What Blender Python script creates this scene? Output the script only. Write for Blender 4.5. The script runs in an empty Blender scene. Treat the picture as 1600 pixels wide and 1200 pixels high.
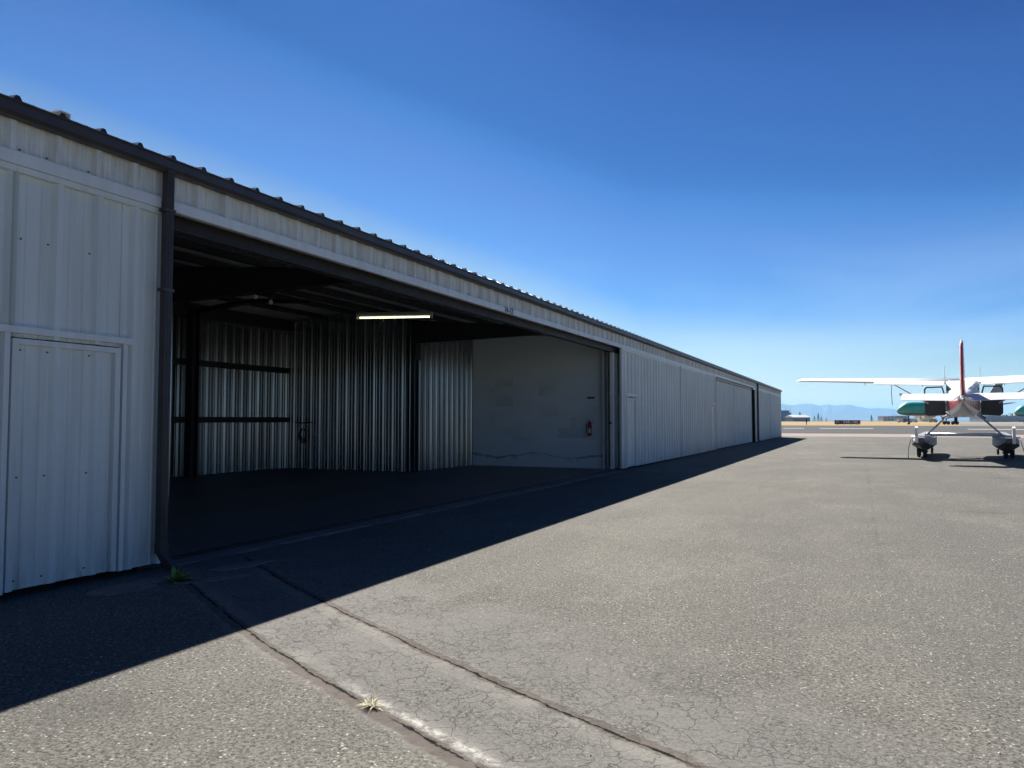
import bpy, bmesh, math, random
from mathutils import Vector, Matrix
random.seed(7)
SC = bpy.context.scene
# ------------------------------------------------------------------ camera
F_PX, CH = 1200.0, 1.40
PITCH = math.atan(57/F_PX); YAW = math.atan(544*math.cos(PITCH)/F_PX)
cd = bpy.data.cameras.new('camera'); cam = bpy.data.objects.new('camera', cd); SC.collection.objects.link(cam)
cam.location = (0, 0, CH); cam.rotation_euler = (math.pi/2+PITCH, 0, YAW)
cd.sensor_width = 36; cd.lens = 36*F_PX/1600; cd.clip_end = 60000; cd.clip_start = .05
SC.camera = cam
# ------------------------------------------------------------------ sun, sky, exposure
SUN = Vector((-.55, .92, 1.0)).normalized()
ELEV = math.asin(SUN.z); AZ = math.atan2(SUN.x, SUN.y)
sl = bpy.data.lights.new('sun', 'SUN'); sl.energy = 5.0; sl.angle = math.radians(.5); sl.color = (1, .955, .89)
so = bpy.data.objects.new('sun', sl); SC.collection.objects.link(so)
so.rotation_euler = SUN.to_track_quat('Z', 'Y').to_euler()
W = bpy.data.worlds.new('World'); SC.world = W; W.use_nodes = True
wn = W.node_tree; wn.nodes.clear()
sky = wn.nodes.new('ShaderNodeTexSky'); sky.sky_type = 'NISHITA'; sky.sun_disc = False
sky.sun_elevation = ELEV; sky.sun_rotation = AZ; sky.altitude = 200; sky.air_density = 1.0; sky.dust_density = .25; sky.ozone_density = 3.5
SKY_STRENGTH = .051
gam = wn.nodes.new('ShaderNodeGamma'); gam.inputs[1].default_value = 1.0
bg = wn.nodes.new('ShaderNodeBackground'); bg.inputs['Strength'].default_value = SKY_STRENGTH
wo = wn.nodes.new('ShaderNodeOutputWorld')
# thin high cirrus: a faint veil by direction in the sky
wtc = wn.nodes.new('ShaderNodeTexCoord'); wmp = wn.nodes.new('ShaderNodeMapping')
wmp.inputs['Rotation'].default_value = (0, .25, .5); wmp.inputs['Scale'].default_value = (1.2, 1.6, 7)
wno = wn.nodes.new('ShaderNodeTexNoise'); wno.inputs['Scale'].default_value = 1.3; wno.inputs['Detail'].default_value = 4; wno.inputs['Distortion'].default_value = .6
wra = wn.nodes.new('ShaderNodeMapRange'); wra.inputs[1].default_value = .44; wra.inputs[2].default_value = .72; wra.inputs[3].default_value = 0; wra.inputs[4].default_value = .30
wsp = wn.nodes.new('ShaderNodeSeparateXYZ'); wlo = wn.nodes.new('ShaderNodeMapRange'); wlo.inputs[1].default_value = .24; wlo.inputs[2].default_value = .06
wmu = wn.nodes.new('ShaderNodeMath'); wmu.operation = 'MULTIPLY'
wmx = wn.nodes.new('ShaderNodeMix'); wmx.data_type = 'RGBA'; wmx.inputs['B'].default_value = (7, 8.5, 10, 1)
L = wn.links.new
L(wtc.outputs['Generated'], wmp.inputs[0]); L(wmp.outputs[0], wno.inputs['Vector']); L(wno.outputs['Fac'], wra.inputs[0])
L(wtc.outputs['Generated'], wsp.inputs[0]); L(wsp.outputs[2], wlo.inputs[0]); L(wra.outputs[0], wmu.inputs[0]); L(wlo.outputs[0], wmu.inputs[1])
wxk = wn.nodes.new('ShaderNodeMath'); wxk.operation = 'MULTIPLY_ADD'; wxk.inputs[1].default_value = .10
wrp = wn.nodes.new('ShaderNodeValToRGB'); el = wrp.color_ramp.elements
for i_, (p_, c_) in enumerate(((.02, (.84, .86, .80)), (.084, (.62, .71, .76)), (.124, (.30, .53, .82)), (.21, (.25, .44, .74)), (.25, (.165, .40, .70)), (.28, (.115, .315, .61)), (.40, (.10, .265, .58)), (.45, (.065, .205, .51)), (1.0, (.05, .15, .40)))):
    e_ = el[i_] if i_ < 2 else el.new(p_)
    e_.position = p_; e_.color = (*c_, 1)
wti = wn.nodes.new('ShaderNodeMix'); wti.data_type = 'RGBA'; wti.blend_type = 'MULTIPLY'; wti.inputs['Factor'].default_value = 1
wlf = wn.nodes.new('ShaderNodeMapRange'); wlf.inputs[1].default_value = -.25; wlf.inputs[2].default_value = -1.25; wlf.inputs[3].default_value = 0; wlf.inputs[4].default_value = .30
wsb = wn.nodes.new('ShaderNodeMath'); wsb.operation = 'SUBTRACT'
L(wsp.outputs[0], wxk.inputs[0]); L(wsp.outputs[2], wxk.inputs[2]); L(wsp.outputs[0], wlf.inputs[0]); L(wxk.outputs[0], wsb.inputs[0]); L(wlf.outputs[0], wsb.inputs[1]); L(wsb.outputs[0], wrp.inputs[0])
L(sky.outputs[0], gam.inputs[0]); L(gam.outputs[0], wti.inputs['A']); L(wrp.outputs[0], wti.inputs['B']); L(wti.outputs['Result'], wmx.inputs['A']); L(wmu.outputs[0], wmx.inputs['Factor'])
wbk = wn.nodes.new('ShaderNodeMapRange'); wbk.inputs[1].default_value = -.8; wbk.inputs[2].default_value = .35; wbk.inputs[3].default_value = .72; wbk.inputs[4].default_value = 1
wbm = wn.nodes.new('ShaderNodeVectorMath'); wbm.operation = 'SCALE'
L(wsp.outputs[1], wbk.inputs[0]); L(wmx.outputs['Result'], wbm.inputs[0]); L(wbk.outputs[0], wbm.inputs['Scale']); L(wbm.outputs[0], bg.inputs[0]); L(bg.outputs[0], wo.inputs[0])
SC.view_settings.view_transform = 'Standard'; SC.view_settings.look = 'None'
SC.view_settings.exposure = 1.22; SC.view_settings.gamma = 1; SC.view_settings.use_curve_mapping = False
SC.cycles.max_bounces = 6; SC.cycles.volume_bounces = 0; SC.cycles.sample_clamp_indirect = 4

# ------------------------------------------------------------------ pixel helper (places far things by bearing and distance)
R_ = Vector((math.cos(YAW), math.sin(YAW), 0)); FH = Vector((-math.sin(YAW), math.cos(YAW), 0)); Z_ = Vector((0, 0, 1))
F_ = FH*math.cos(PITCH)+Z_*math.sin(PITCH); U_ = Z_*math.cos(PITCH)-FH*math.sin(PITCH)
def at(x, y, D):
    return Vector((0, 0, CH)) + (F_ + R_*((x-800)/F_PX) + U_*((600-y)/F_PX))*D

# ------------------------------------------------------------------ node helper
class N:
    def __init__(s, name, rough=.6, metal=0.0, spec=.5):
        s.m = bpy.data.materials.new(name); s.m.use_nodes = True; s.t = s.m.node_tree
        s.b = s.t.nodes['Principled BSDF']; s.out = s.t.nodes['Material Output']
        s.b.inputs['Roughness'].default_value = rough; s.b.inputs['Metallic'].default_value = metal
        s.b.inputs['Specular IOR Level'].default_value = spec
        s.tc = None
    def link(s, a, b): s.t.links.new(a, b)
    def co(s, scale=(1, 1, 1), rot=(0, 0, 0), loc=(0, 0, 0)):
        if s.tc is None: s.tc = s.t.nodes.new('ShaderNodeTexCoord')
        m = s.t.nodes.new('ShaderNodeMapping'); m.inputs['Scale'].default_value = scale; m.inputs['Rotation'].default_value = rot; m.inputs['Location'].default_value = loc
        s.link(s.tc.outputs['Object'], m.inputs[0]); return m.outputs[0]
    def noise(s, vec, scale, det=4, rough=.55, dist=0, out='Fac'):
        n = s.t.nodes.new('ShaderNodeTexNoise'); n.inputs['Scale'].default_value = scale; n.inputs['Detail'].default_value = det
        n.inputs['Roughness'].default_value = rough; n.inputs['Distortion'].default_value = dist; s.link(vec, n.inputs['Vector']); return n.outputs[out]
    def voro(s, vec, scale, feat='F1', out='Distance', rnd=1):
        n = s.t.nodes.new('ShaderNodeTexVoronoi'); n.feature = feat; n.inputs['Scale'].default_value = scale; n.inputs['Randomness'].default_value = rnd
        s.link(vec, n.inputs['Vector']); return n.outputs[out]
    def rng(s, v, a, b, c=0., d=1., smooth=False):
        n = s.t.nodes.new('ShaderNodeMapRange'); n.interpolation_type = 'SMOOTHSTEP' if smooth else 'LINEAR'
        for i, q in enumerate((a, b, c, d)): n.inputs[i+1].default_value = q
        s.link(v, n.inputs[0]); return n.outputs[0]
    def math(s, op, a, b=None, clamp=False):
        n = s.t.nodes.new('ShaderNodeMath'); n.operation = op; n.use_clamp = clamp
        for i, q in enumerate((a, b)):
            if q is None: continue
            if isinstance(q, (int, float)): n.inputs[i].default_value = q
            else: s.link(q, n.inputs[i])
        return n.outputs[0]
    def sep(s, v):
        n = s.t.nodes.new('ShaderNodeSeparateXYZ'); s.link(v, n.inputs[0]); return n.outputs
    def add(s, a, b):
        n = s.t.nodes.new('ShaderNodeVectorMath'); n.operation = 'ADD'; s.link(a, n.inputs[0]); s.link(b, n.inputs[1]); return n.outputs[0]
    def vscale(s, a, k):
        n = s.t.nodes.new('ShaderNodeVectorMath'); n.operation = 'SCALE'; s.link(a, n.inputs[0]); n.inputs['Scale'].default_value = k; return n.outputs[0]
    def mix(s, f, a, b, mode='MIX'):
        n = s.t.nodes.new('ShaderNodeMix'); n.data_type = 'RGBA'; n.blend_type = mode
        for k, q in (('Factor', f), ('A', a), ('B', b)):
            if isinstance(q, (int, float)): n.inputs[k].default_value = q
            elif isinstance(q, tuple): n.inputs[k].default_value = (*q[:3], 1)
            else: s.link(q, n.inputs[k])
        return n.outputs['Result']
    def base(s, c):
        if isinstance(c, tuple): s.b.inputs['Base Color'].default_value = (*c[:3], 1)
        else: s.link(c, s.b.inputs['Base Color'])
    def rough(s, v): s.link(v, s.b.inputs['Roughness'])
    def bump(s, h, dist=.01, st=1.0):
        n = s.t.nodes.new('ShaderNodeBump'); n.inputs['Strength'].default_value = st; n.inputs['Distance'].default_value = dist
        s.link(h, n.inputs['Height']); s.link(n.outputs[0], s.b.inputs['Normal'])

def plain(name, col, rough=.6, metal=0, var=.12, scale=6, spec=.5, bump=0):
    n = N(name, rough, metal, spec); v = n.co()
    f = n.noise(v, scale, 5)
    n.base(n.mix(n.rng(f, .3, .7), tuple(c*(1-var) for c in col), tuple(min(1, c*(1+var)) for c in col)))
    n.rough(n.rng(n.noise(v, scale*3, 3), .3, .7, max(.03, rough-.08), min(1, rough+.08)))
    if bump: n.bump(n.noise(v, scale*8, 3), bump)
    return n.m

# painted ribbed steel, weathered
def painted(name, col, dirt=.7):
    n = N(name, .45, 0, .4); v = n.co()
    st = n.noise(n.co((5, 5, .3)), 1.6, 4, .55)          # vertical run-off streaks
    big = n.noise(v, .7, 3)
    c = n.mix(n.rng(st, .42, .72, 0, .35*dirt), col, (.34, .31, .26))
    c = n.mix(n.rng(big, .35, .65, 0, .16), c, (.42, .43, .42))
    z = n.sep(v)[2]
    low = n.math('MULTIPLY', n.rng(z, .55, .0, 0, 1), n.rng(n.noise(n.co((5, 5, 1.2)), 2.2, 5, .65), .45, .7, 0, .75*dirt))
    c = n.mix(low, c, (.2, .18, .15))
    fasc = n.math('MULTIPLY', n.rng(z, 3.45, 3.62), n.rng(n.noise(n.co((7, 7, .8)), 1.5, 5, .7), .45, .75, 0, .6*dirt))
    c = n.mix(fasc, c, (.33, .27, .2))
    sp = n.voro(n.co((1, 1, .5)), 1.9, 'F1', 'Distance')
    c = n.mix(n.rng(n.math('ADD', sp, n.rng(n.noise(v, 22, 3), 0, 1, -.06, .06)), .035, .0, 0, .6), c, (.16, .09, .06))
    n.base(c); n.rough(n.rng(st, .3, .7, .38, .58))
    n.bump(n.noise(n.co((1, 1, .4)), 1.6, 2), .008, .25)
    return n.m
M = {}
M['wall'] = painted('painted_steel', (.74, .79, .76))
M['fascia'] = painted('fascia_steel', (.78, .80, .75), 1.0)
M['trim'] = painted('trim_steel', (.79, .82, .80), .5)
M['gutter'] = plain('brown_gutter', (.045, .037, .036), .45, 0, .2, 3)
n = N('galvanised_steel', .26, .88, .5); v = n.co()
c = n.mix(n.rng(n.noise(n.co((1.5, 1.5, .12)), 1.3, 3), .35, .65), (.17, .18, .19), (.33, .345, .36)); n.base(c)
n.rough(n.rng(n.noise(n.co((1, 1, .3)), .9, 2), .3, .7, .19, .28)); M['galv'] = n.m
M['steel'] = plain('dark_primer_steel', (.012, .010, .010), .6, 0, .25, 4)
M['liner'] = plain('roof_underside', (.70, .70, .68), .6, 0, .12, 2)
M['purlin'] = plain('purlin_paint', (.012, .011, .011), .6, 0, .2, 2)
M['rooftop'] = plain('roof_steel', (.5, .5, .48), .38, .3, .12, 2)
# partition: grey painted board with touched-up patches and a flood mark
n = N('partition_paint', .65, 0, .3); v = n.co(); sx = n.sep(v)
br = n.t.nodes.new('ShaderNodeTexBrick'); br.inputs['Scale'].default_value = 1; br.inputs['Brick Width'].default_value = .62; br.inputs['Row Height'].default_value = .31
br.inputs['Mortar Size'].default_value = .0; br.inputs['Color1'].default_value = (0, 0, 0, 1); br.inputs['Color2'].default_value = (1, 1, 1, 1); br.inputs['Bias'].default_value = -.1; br.offset = .37
dn = n.vscale(n.noise(v, 5, 3, out='Color'), .09)
xz = n.t.nodes.new('ShaderNodeCombineXYZ'); n.link(sx[0], xz.inputs[0]); n.link(sx[2], xz.inputs[1])
n.link(n.add(xz.outputs[0], dn), br.inputs['Vector'])
bw = n.t.nodes.new('ShaderNodeRGBToBW'); n.link(br.outputs['Color'], bw.inputs[0])
reg = n.math('MULTIPLY', n.math('MULTIPLY', n.rng(sx[2], .7, .95), n.rng(sx[2], 2.75, 2.5)), n.rng(n.noise(v, .55, 2), .36, .56))
c = n.mix(n.math('MULTIPLY', n.rng(bw.outputs[0], .5, .8), n.math('MULTIPLY', reg, .85)), (.76, .84, .86), (.50, .55, .58))
c = n.mix(n.rng(n.noise(v, 1.1, 4), .35, .7, 0, .3), c, (.68, .74, .77))
wv = n.math('ADD', n.math('MULTIPLY', n.math('SUBTRACT', n.noise(n.co((1, 0, 0)), .42, 4, .4), .5), 1.1), .36)
d = n.math('ABSOLUTE', n.math('SUBTRACT', n.math('SUBTRACT', sx[2], wv), 0))
c = n.mix(n.math('MULTIPLY', n.rng(d, .045, .0), n.rng(n.noise(n.co((1, 1, .2)), 2.2, 4), .35, .65, .1, .8)), c, (.06, .05, .045))
below = n.math('SUBTRACT', wv, sx[2])
drip = n.math('MULTIPLY', n.rng(below, .16, .0), n.math('GREATER_THAN', below, 0))
c = n.mix(n.math('MULTIPLY', drip, n.rng(n.noise(n.co((4, 4, 1.5)), 1, 4), .52, .68, 0, .6)), c, (.10, .075, .06))
n.base(c); M['partition'] = n.m
# asphalt
n = N('asphalt', .92, 0, .08); v = n.co(); s3 = n.sep(v)
g1 = n.noise(v, 48, 5, .8); g2 = n.voro(v, 105, 'F1', 'Color'); sc2 = n.t.nodes.new('ShaderNodeSeparateColor'); n.link(g2, sc2.inputs[0])
big = n.noise(v, .33, 5, .6); med = n.noise(v, 1.7, 5, .65); lane = n.noise(n.co((1, .06, 1)), 1.1, 4, .6); cross = n.noise(n.co((.10, 1, 1)), .5, 4, .6)
BASE = n.mix(n.rng(big, .36, .64), (.145, .139, .121), (.205, .196, .172))
BASE = n.mix(n.rng(lane, .44, .60, 0, .6), BASE, (.108, .106, .102))
BASE = n.mix(n.rng(cross, .46, .64, 0, .6), BASE, (.205, .197, .178))
BASE = n.mix(n.rng(med, .5, .72, 0, .45), BASE, (.195, .188, .172))
pas = n.rng(n.math('ADD', s3[0], n.rng(n.noise(v, .5, 4), .3, .7, -.9, .9)), -.9, 1.3, 0, .62)
BASE = n.mix(pas, BASE, (.112, .1145, .118))
bare = n.math('MULTIPLY', n.rng(n.noise(n.co((1, .55, 1)), .62, 6, .66), .50, .56), n.rng(n.noise(v, 9, 5, .8), .40, .56))
BASE = n.mix(n.math('MULTIPLY', bare, .8), BASE, (.25, .238, .205))
mo = n.noise(v, 21, 4, .75)
BASE = n.mix(n.rng(mo, .40, .62, 0, .5), BASE, (.215, .205, .18))
BASE = n.mix(n.rng(mo, .46, .36, 0, .45), BASE, (.085, .082, .075))
BASE = n.mix(n.rng(n.noise(v, .16, 4, .55), .42, .60, 0, .45), BASE, (.118, .119, .12))
BASE = n.mix(n.rng(g1, .39, .56, .95, 0), BASE, (.028, .027, .023))
stone = n.rng(sc2.outputs[0], .35, 1.0, 0, .5)
BASE = n.mix(stone, BASE, (.26, .245, .20))
BASE = n.mix(n.rng(sc2.outputs[2], .7, 1.0, 0, .5), BASE, (.05, .048, .044))
BASE = n.mix(n.rng(sc2.outputs[1], .975, .995, 0, .8), BASE, (.5, .48, .43))
spot = n.voro(n.add(v, n.vscale(n.noise(v, 4, 3, .6, 0, 'Color'), .25)), .42, 'F1', 'Distance')
BASE = n.mix(n.math('MULTIPLY', n.rng(spot, .17, .05, 0, .45), n.rng(n.noise(v, .6, 2), .48, .6)), BASE, (.06, .057, .053))
# near crack lines (tar-sealed joints) y = a + b x + c x^2
wob = n.math('MULTIPLY', n.math('SUBTRACT', n.noise(v, 1.9, 4, .6), .5), .07)
wob2 = n.math('MULTIPLY', n.math('SUBTRACT', n.noise(v, 12, 4, .7), .5), .035)
def joint(a, b, c2):
    q = n.math('ADD', n.math('MULTIPLY', s3[0], b), a); q = n.math('ADD', q, n.math('MULTIPLY', n.math('MULTIPLY', s3[0], s3[0]), c2))
    dd = n.math('MULTIPLY', n.math('SUBTRACT', s3[1], q), .92)
    return n.math('ADD', n.math('ADD', dd, wob), wob2)
j1 = joint(2.261, -.3593, .02846); j2 = joint(2.926, -.4263, .02198)
a1 = n.math('ABSOLUTE', j1); a2 = n.math('ABSOLUTE', j2); amin = n.math('MINIMUM', a1, a2)
fin = n.math('MULTIPLY', n.rng(s3[0], 1.2, .4), n.rng(s3[0], -6.0, -5.5))
# smooth grey worn zone around and between the joints
zone = n.math('MULTIPLY', n.math('MULTIPLY', n.rng(n.math('ADD', j1, n.rng(med, .3, .7, -.12, .12)), -.12, .0), n.rng(n.math('ADD', j2, n.rng(big, .3, .7, -.9, .9)), 1.3, .25)), .7)
BASE = n.mix(zone, BASE, n.mix(n.rng(g1, .3, .6), (.135, .13, .12), (.185, .18, .168)))
# alligator cracks
vd = n.add(n.add(v, n.vscale(n.noise(v, 3.2, 5, .65, 0, 'Color'), .20)), n.vscale(n.noise(v, 26, 3, .7, 0, 'Color'), .035))
cw = n.rng(n.noise(v, 5, 4, .6), .35, .65, -.012, .012)
e1 = n.voro(vd, 8.5, 'DISTANCE_TO_EDGE'); e2 = n.voro(vd, 21, 'DISTANCE_TO_EDGE'); e3 = n.voro(vd, 2.3, 'DISTANCE_TO_EDGE')
mz = n.math('MULTIPLY', n.rng(n.math('ADD', j1, 0), -.05, .1), n.rng(n.math('ADD', j2, n.rng(med, .3, .7, -.7, .7)), 1.5, .2))
mz = n.math('MAXIMUM', mz, n.rng(n.noise(v, .8, 3), .58, .70, 0, .35))
ck = n.math('MAXIMUM', n.math('MULTIPLY', n.rng(n.math('SUBTRACT', e1, cw), .020, .004), n.rng(n.noise(v, 3, 3), .36, .5)), n.math('MULTIPLY', n.rng(n.math('SUBTRACT', e2, cw), .028, .006), n.rng(n.noise(v, 1.9, 4), .48, .58)))
ck = n.math('MULTIPLY', ck, mz)
BASE = n.mix(n.math('MULTIPLY', ck, .5), BASE, (.028, .026, .023))
# brown silted band, dark slit
rag = n.rng(n.noise(v, 7, 5, .75), .3, .7, -.022, .022)
band = n.math('MULTIPLY', n.math('MAXIMUM', n.rng(n.math('ADD', n.math('ABSOLUTE', n.math('ADD', j1, .018)), rag), .062, .040), n.rng(n.math('ADD', n.math('ABSOLUTE', n.math('ADD', j2, -.012)), rag), .052, .032)), fin)
sho = n.math('MULTIPLY', n.math('MAXIMUM', n.rng(n.math('ADD', n.math('ABSOLUTE', n.math('ADD', j1, -.03)), rag), .15, .08), n.rng(n.math('ADD', n.math('ABSOLUTE', n.math('ADD', j2, .03)), rag), .13, .07)), fin)
BASE = n.mix(n.math('MULTIPLY', sho, n.rng(n.noise(v, 3.5, 4, .7), .4, .65, .15, .65)), BASE, (.245, .232, .205))
BASE = n.mix(n.math('MULTIPLY', band, .85), BASE, n.mix(n.noise(v, 14, 3), (.060, .050, .044), (.165, .140, .122)))
rim = n.math('MULTIPLY', n.math('MULTIPLY', n.rng(n.math('ABSOLUTE', n.math('ADD', j1, -.07)), .045, .0), n.rng(n.noise(v, 11, 5, .75), .46, .58)), n.math('MULTIPLY', n.rng(s3[0], -2.6, -2.2), fin))
BASE = n.mix(n.math('MULTIPLY', rim, .9), BASE, (.52, .50, .46))
slit = n.math('MULTIPLY', n.math('MULTIPLY', n.rng(n.math('SUBTRACT', amin, n.rng(n.noise(v, 13, 4, .7), .35, .65, -.006, .008)), .009, .002), fin), n.rng(n.noise(v, 4, 3), .34, .44))
BASE = n.mix(slit, BASE, (.006, .006, .006))
# a faint paving seam along the apron and oil-dark patches
seam = n.math('MULTIPLY', n.rng(n.math('ABSOLUTE', n.math('ADD', n.math('ADD', s3[0], -.15), wob)), .04, .01, 0, .32), n.rng(n.noise(v, .9, 3), .42, .62))
BASE = n.mix(n.math('MULTIPLY', seam, n.rng(s3[1], 6, 9)), BASE, (.06, .058, .055))
n.base(BASE)
n.rough(n.rng(big, .3, .7, .8, .95))
hgt = n.math('ADD', n.math('MULTIPLY', g1, .5), n.math('MULTIPLY', sc2.outputs[0], .35))
hgt = n.math('SUBTRACT', hgt, n.math('MULTIPLY', ck, .5)); hgt = n.math('SUBTRACT', hgt, n.math('MULTIPLY', band, .35)); hgt = n.math('SUBTRACT', hgt, n.math('MULTIPLY', slit, 1.5))
n.bump(hgt, .013, .9)
M['asphalt'] = n.m
def flat_ground(name, c1, c2, sc=1.5, sc2=30, stretch=(1, 1, 1), rough=.9):
    n = N(name, rough, 0, .05); v = n.co(stretch)
    f = n.noise(v, sc, 5, .6); g = n.noise(n.co(), sc2, 3, .6)
    n.base(n.mix(n.math('MULTIPLY', n.math('ADD', n.rng(f, .3, .7), n.rng(g, .3, .7)), .5), c1, c2)); n.bump(g, .01, .5); return n.m
M['concrete'] = flat_ground('pale_pinkish_concrete', (.20, .165, .145), (.35, .285, .25), .5, 8)
M['taxi'] = flat_ground('taxiway_asphalt', (.066, .065, .065), (.098, .096, .094), .06, 3, (.15, 1, 1))
M['farpave'] = flat_ground('far_apron_concrete', (.16, .145, .125), (.27, .25, .21), .02, .3, (.2, 1, 1))
M['grass'] = flat_ground('dry_grass', (.16, .12, .05), (.46, .33, .16), .09, .5, (.25, 1, 1))
M['far'] = flat_ground('far_land', (.05, .06, .035), (.13, .12, .07), .004, .02)
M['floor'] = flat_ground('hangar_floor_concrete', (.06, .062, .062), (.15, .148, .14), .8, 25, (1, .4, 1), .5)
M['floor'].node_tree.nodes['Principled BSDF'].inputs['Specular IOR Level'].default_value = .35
M['sill'] = flat_ground('sill_concrete', (.11, .105, .1), (.24, .23, .22), 2.5, 40)
M['linepaint'] = plain('line_paint', (.62, .60, .56), .7, 0, .15, 1)
M['white'] = plain('white_gloss_paint', (.84, .84, .83), .4, 0, .02, 1)
M['red'] = plain('red_gloss_paint', (.42, .05, .06), .28, 0, .1, 3)
M['alu'] = plain('float_aluminium', (.52, .54, .56), .35, .6, .12, 4)
M['greyalu'] = plain('weathered_float_hull', (.20, .21, .23), .55, .1, .15, 4)
M['hull'] = plain('float_bottom', (.10, .105, .115), .5, .2, .15, 4)
M['black'] = plain('black_rubber', (.018, .018, .018), .75, 0, .2, 10)
M['doorlin'] = plain('dark_door_lining', (.045, .05, .06), .6, 0, .15, 8)
n = N('plane_glass', .05, 0, .5); n.b.inputs['Transmission Weight'].default_value = 1; n.b.inputs['IOR'].default_value = 1.05; n.base((.93, .96, .97)); M['glass'] = n.m
M['darkglass'] = plain('dark_glass', (.02, .025, .03), .08, 0, .1, 3)
M['teal'] = plain('teal_primer', (.025, .36, .31), .4, 0, .12, .3)
M['tealgrey'] = plain('primer_grey', (.30, .32, .33), .5, 0, .1, .3)
M['extred'] = plain('extinguisher_red', (.27, .014, .016), .3, 0, .1, 8)
M['leaf'] = plain('weed_leaf', (.17, .30, .06), .5, 0, .25, 30)
M['straw'] = plain('dry_straw', (.62, .56, .33), .7, 0, .2, 40)
M['rope'] = plain('tie_rope', (.30, .30, .29), .8, 0, .2, 30)
M['letter'] = plain('black_lettering', (.03, .03, .03), .6)
M['signred'] = plain('sign_red', (.18, .012, .02), .5, 0, .15, .6)
M['signblack'] = plain('sign_black', (.012, .012, .014), .5)
M['signwhite'] = plain('sign_white_letters', (.75, .7, .7), .5)
M['signyellow'] = plain('sign_yellow_letters', (.6, .45, .08), .5)
M['navy'] = plain('navy_cladding', (.015, .035, .20), .5, 0, .2, .02)
M['dkgrey'] = plain('charcoal_cladding', (.05, .055, .06), .6, 0, .2, .02)
M['ltroof'] = plain('pale_metal_roof', (.42, .42, .40), .5, 0, .1, .02)
M['pink'] = plain('pinkish_stucco', (.42, .30, .26), .8, 0, .12, .01)
M['offwhite'] = plain('offwhite_cladding', (.62, .60, .56), .7, 0, .08, .02)
M['windowdark'] = plain('dark_windows', (.04, .05, .07), .3)
M['conifer'] = plain('conifer_needles', (.018, .04, .018), .8, 0, .3, .2)
M['bark'] = plain('bark', (.05, .04, .03), .9)
M['mountain'] = plain('mountain_forest', (.035, .05, .045), .9, 0, .3, .002)
M['cable'] = plain('black_cable', (.012, .012, .012), .5)
M['galvfix'] = plain('fixture_white_enamel', (.35, .35, .33), .5)
M['screw'] = plain('screw_heads', (.05, .045, .04), .5, .4)
n = N('lit_tube'); n.base((.3, .3, .25)); n.b.inputs['Emission Color'].default_value = (1, .95, .52, 1); n.b.inputs['Emission Strength'].default_value = 1.6; M['tube'] = n.m
M['bulb'] = plain('frosted_bulb', (.7, .7, .66), .35)

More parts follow.
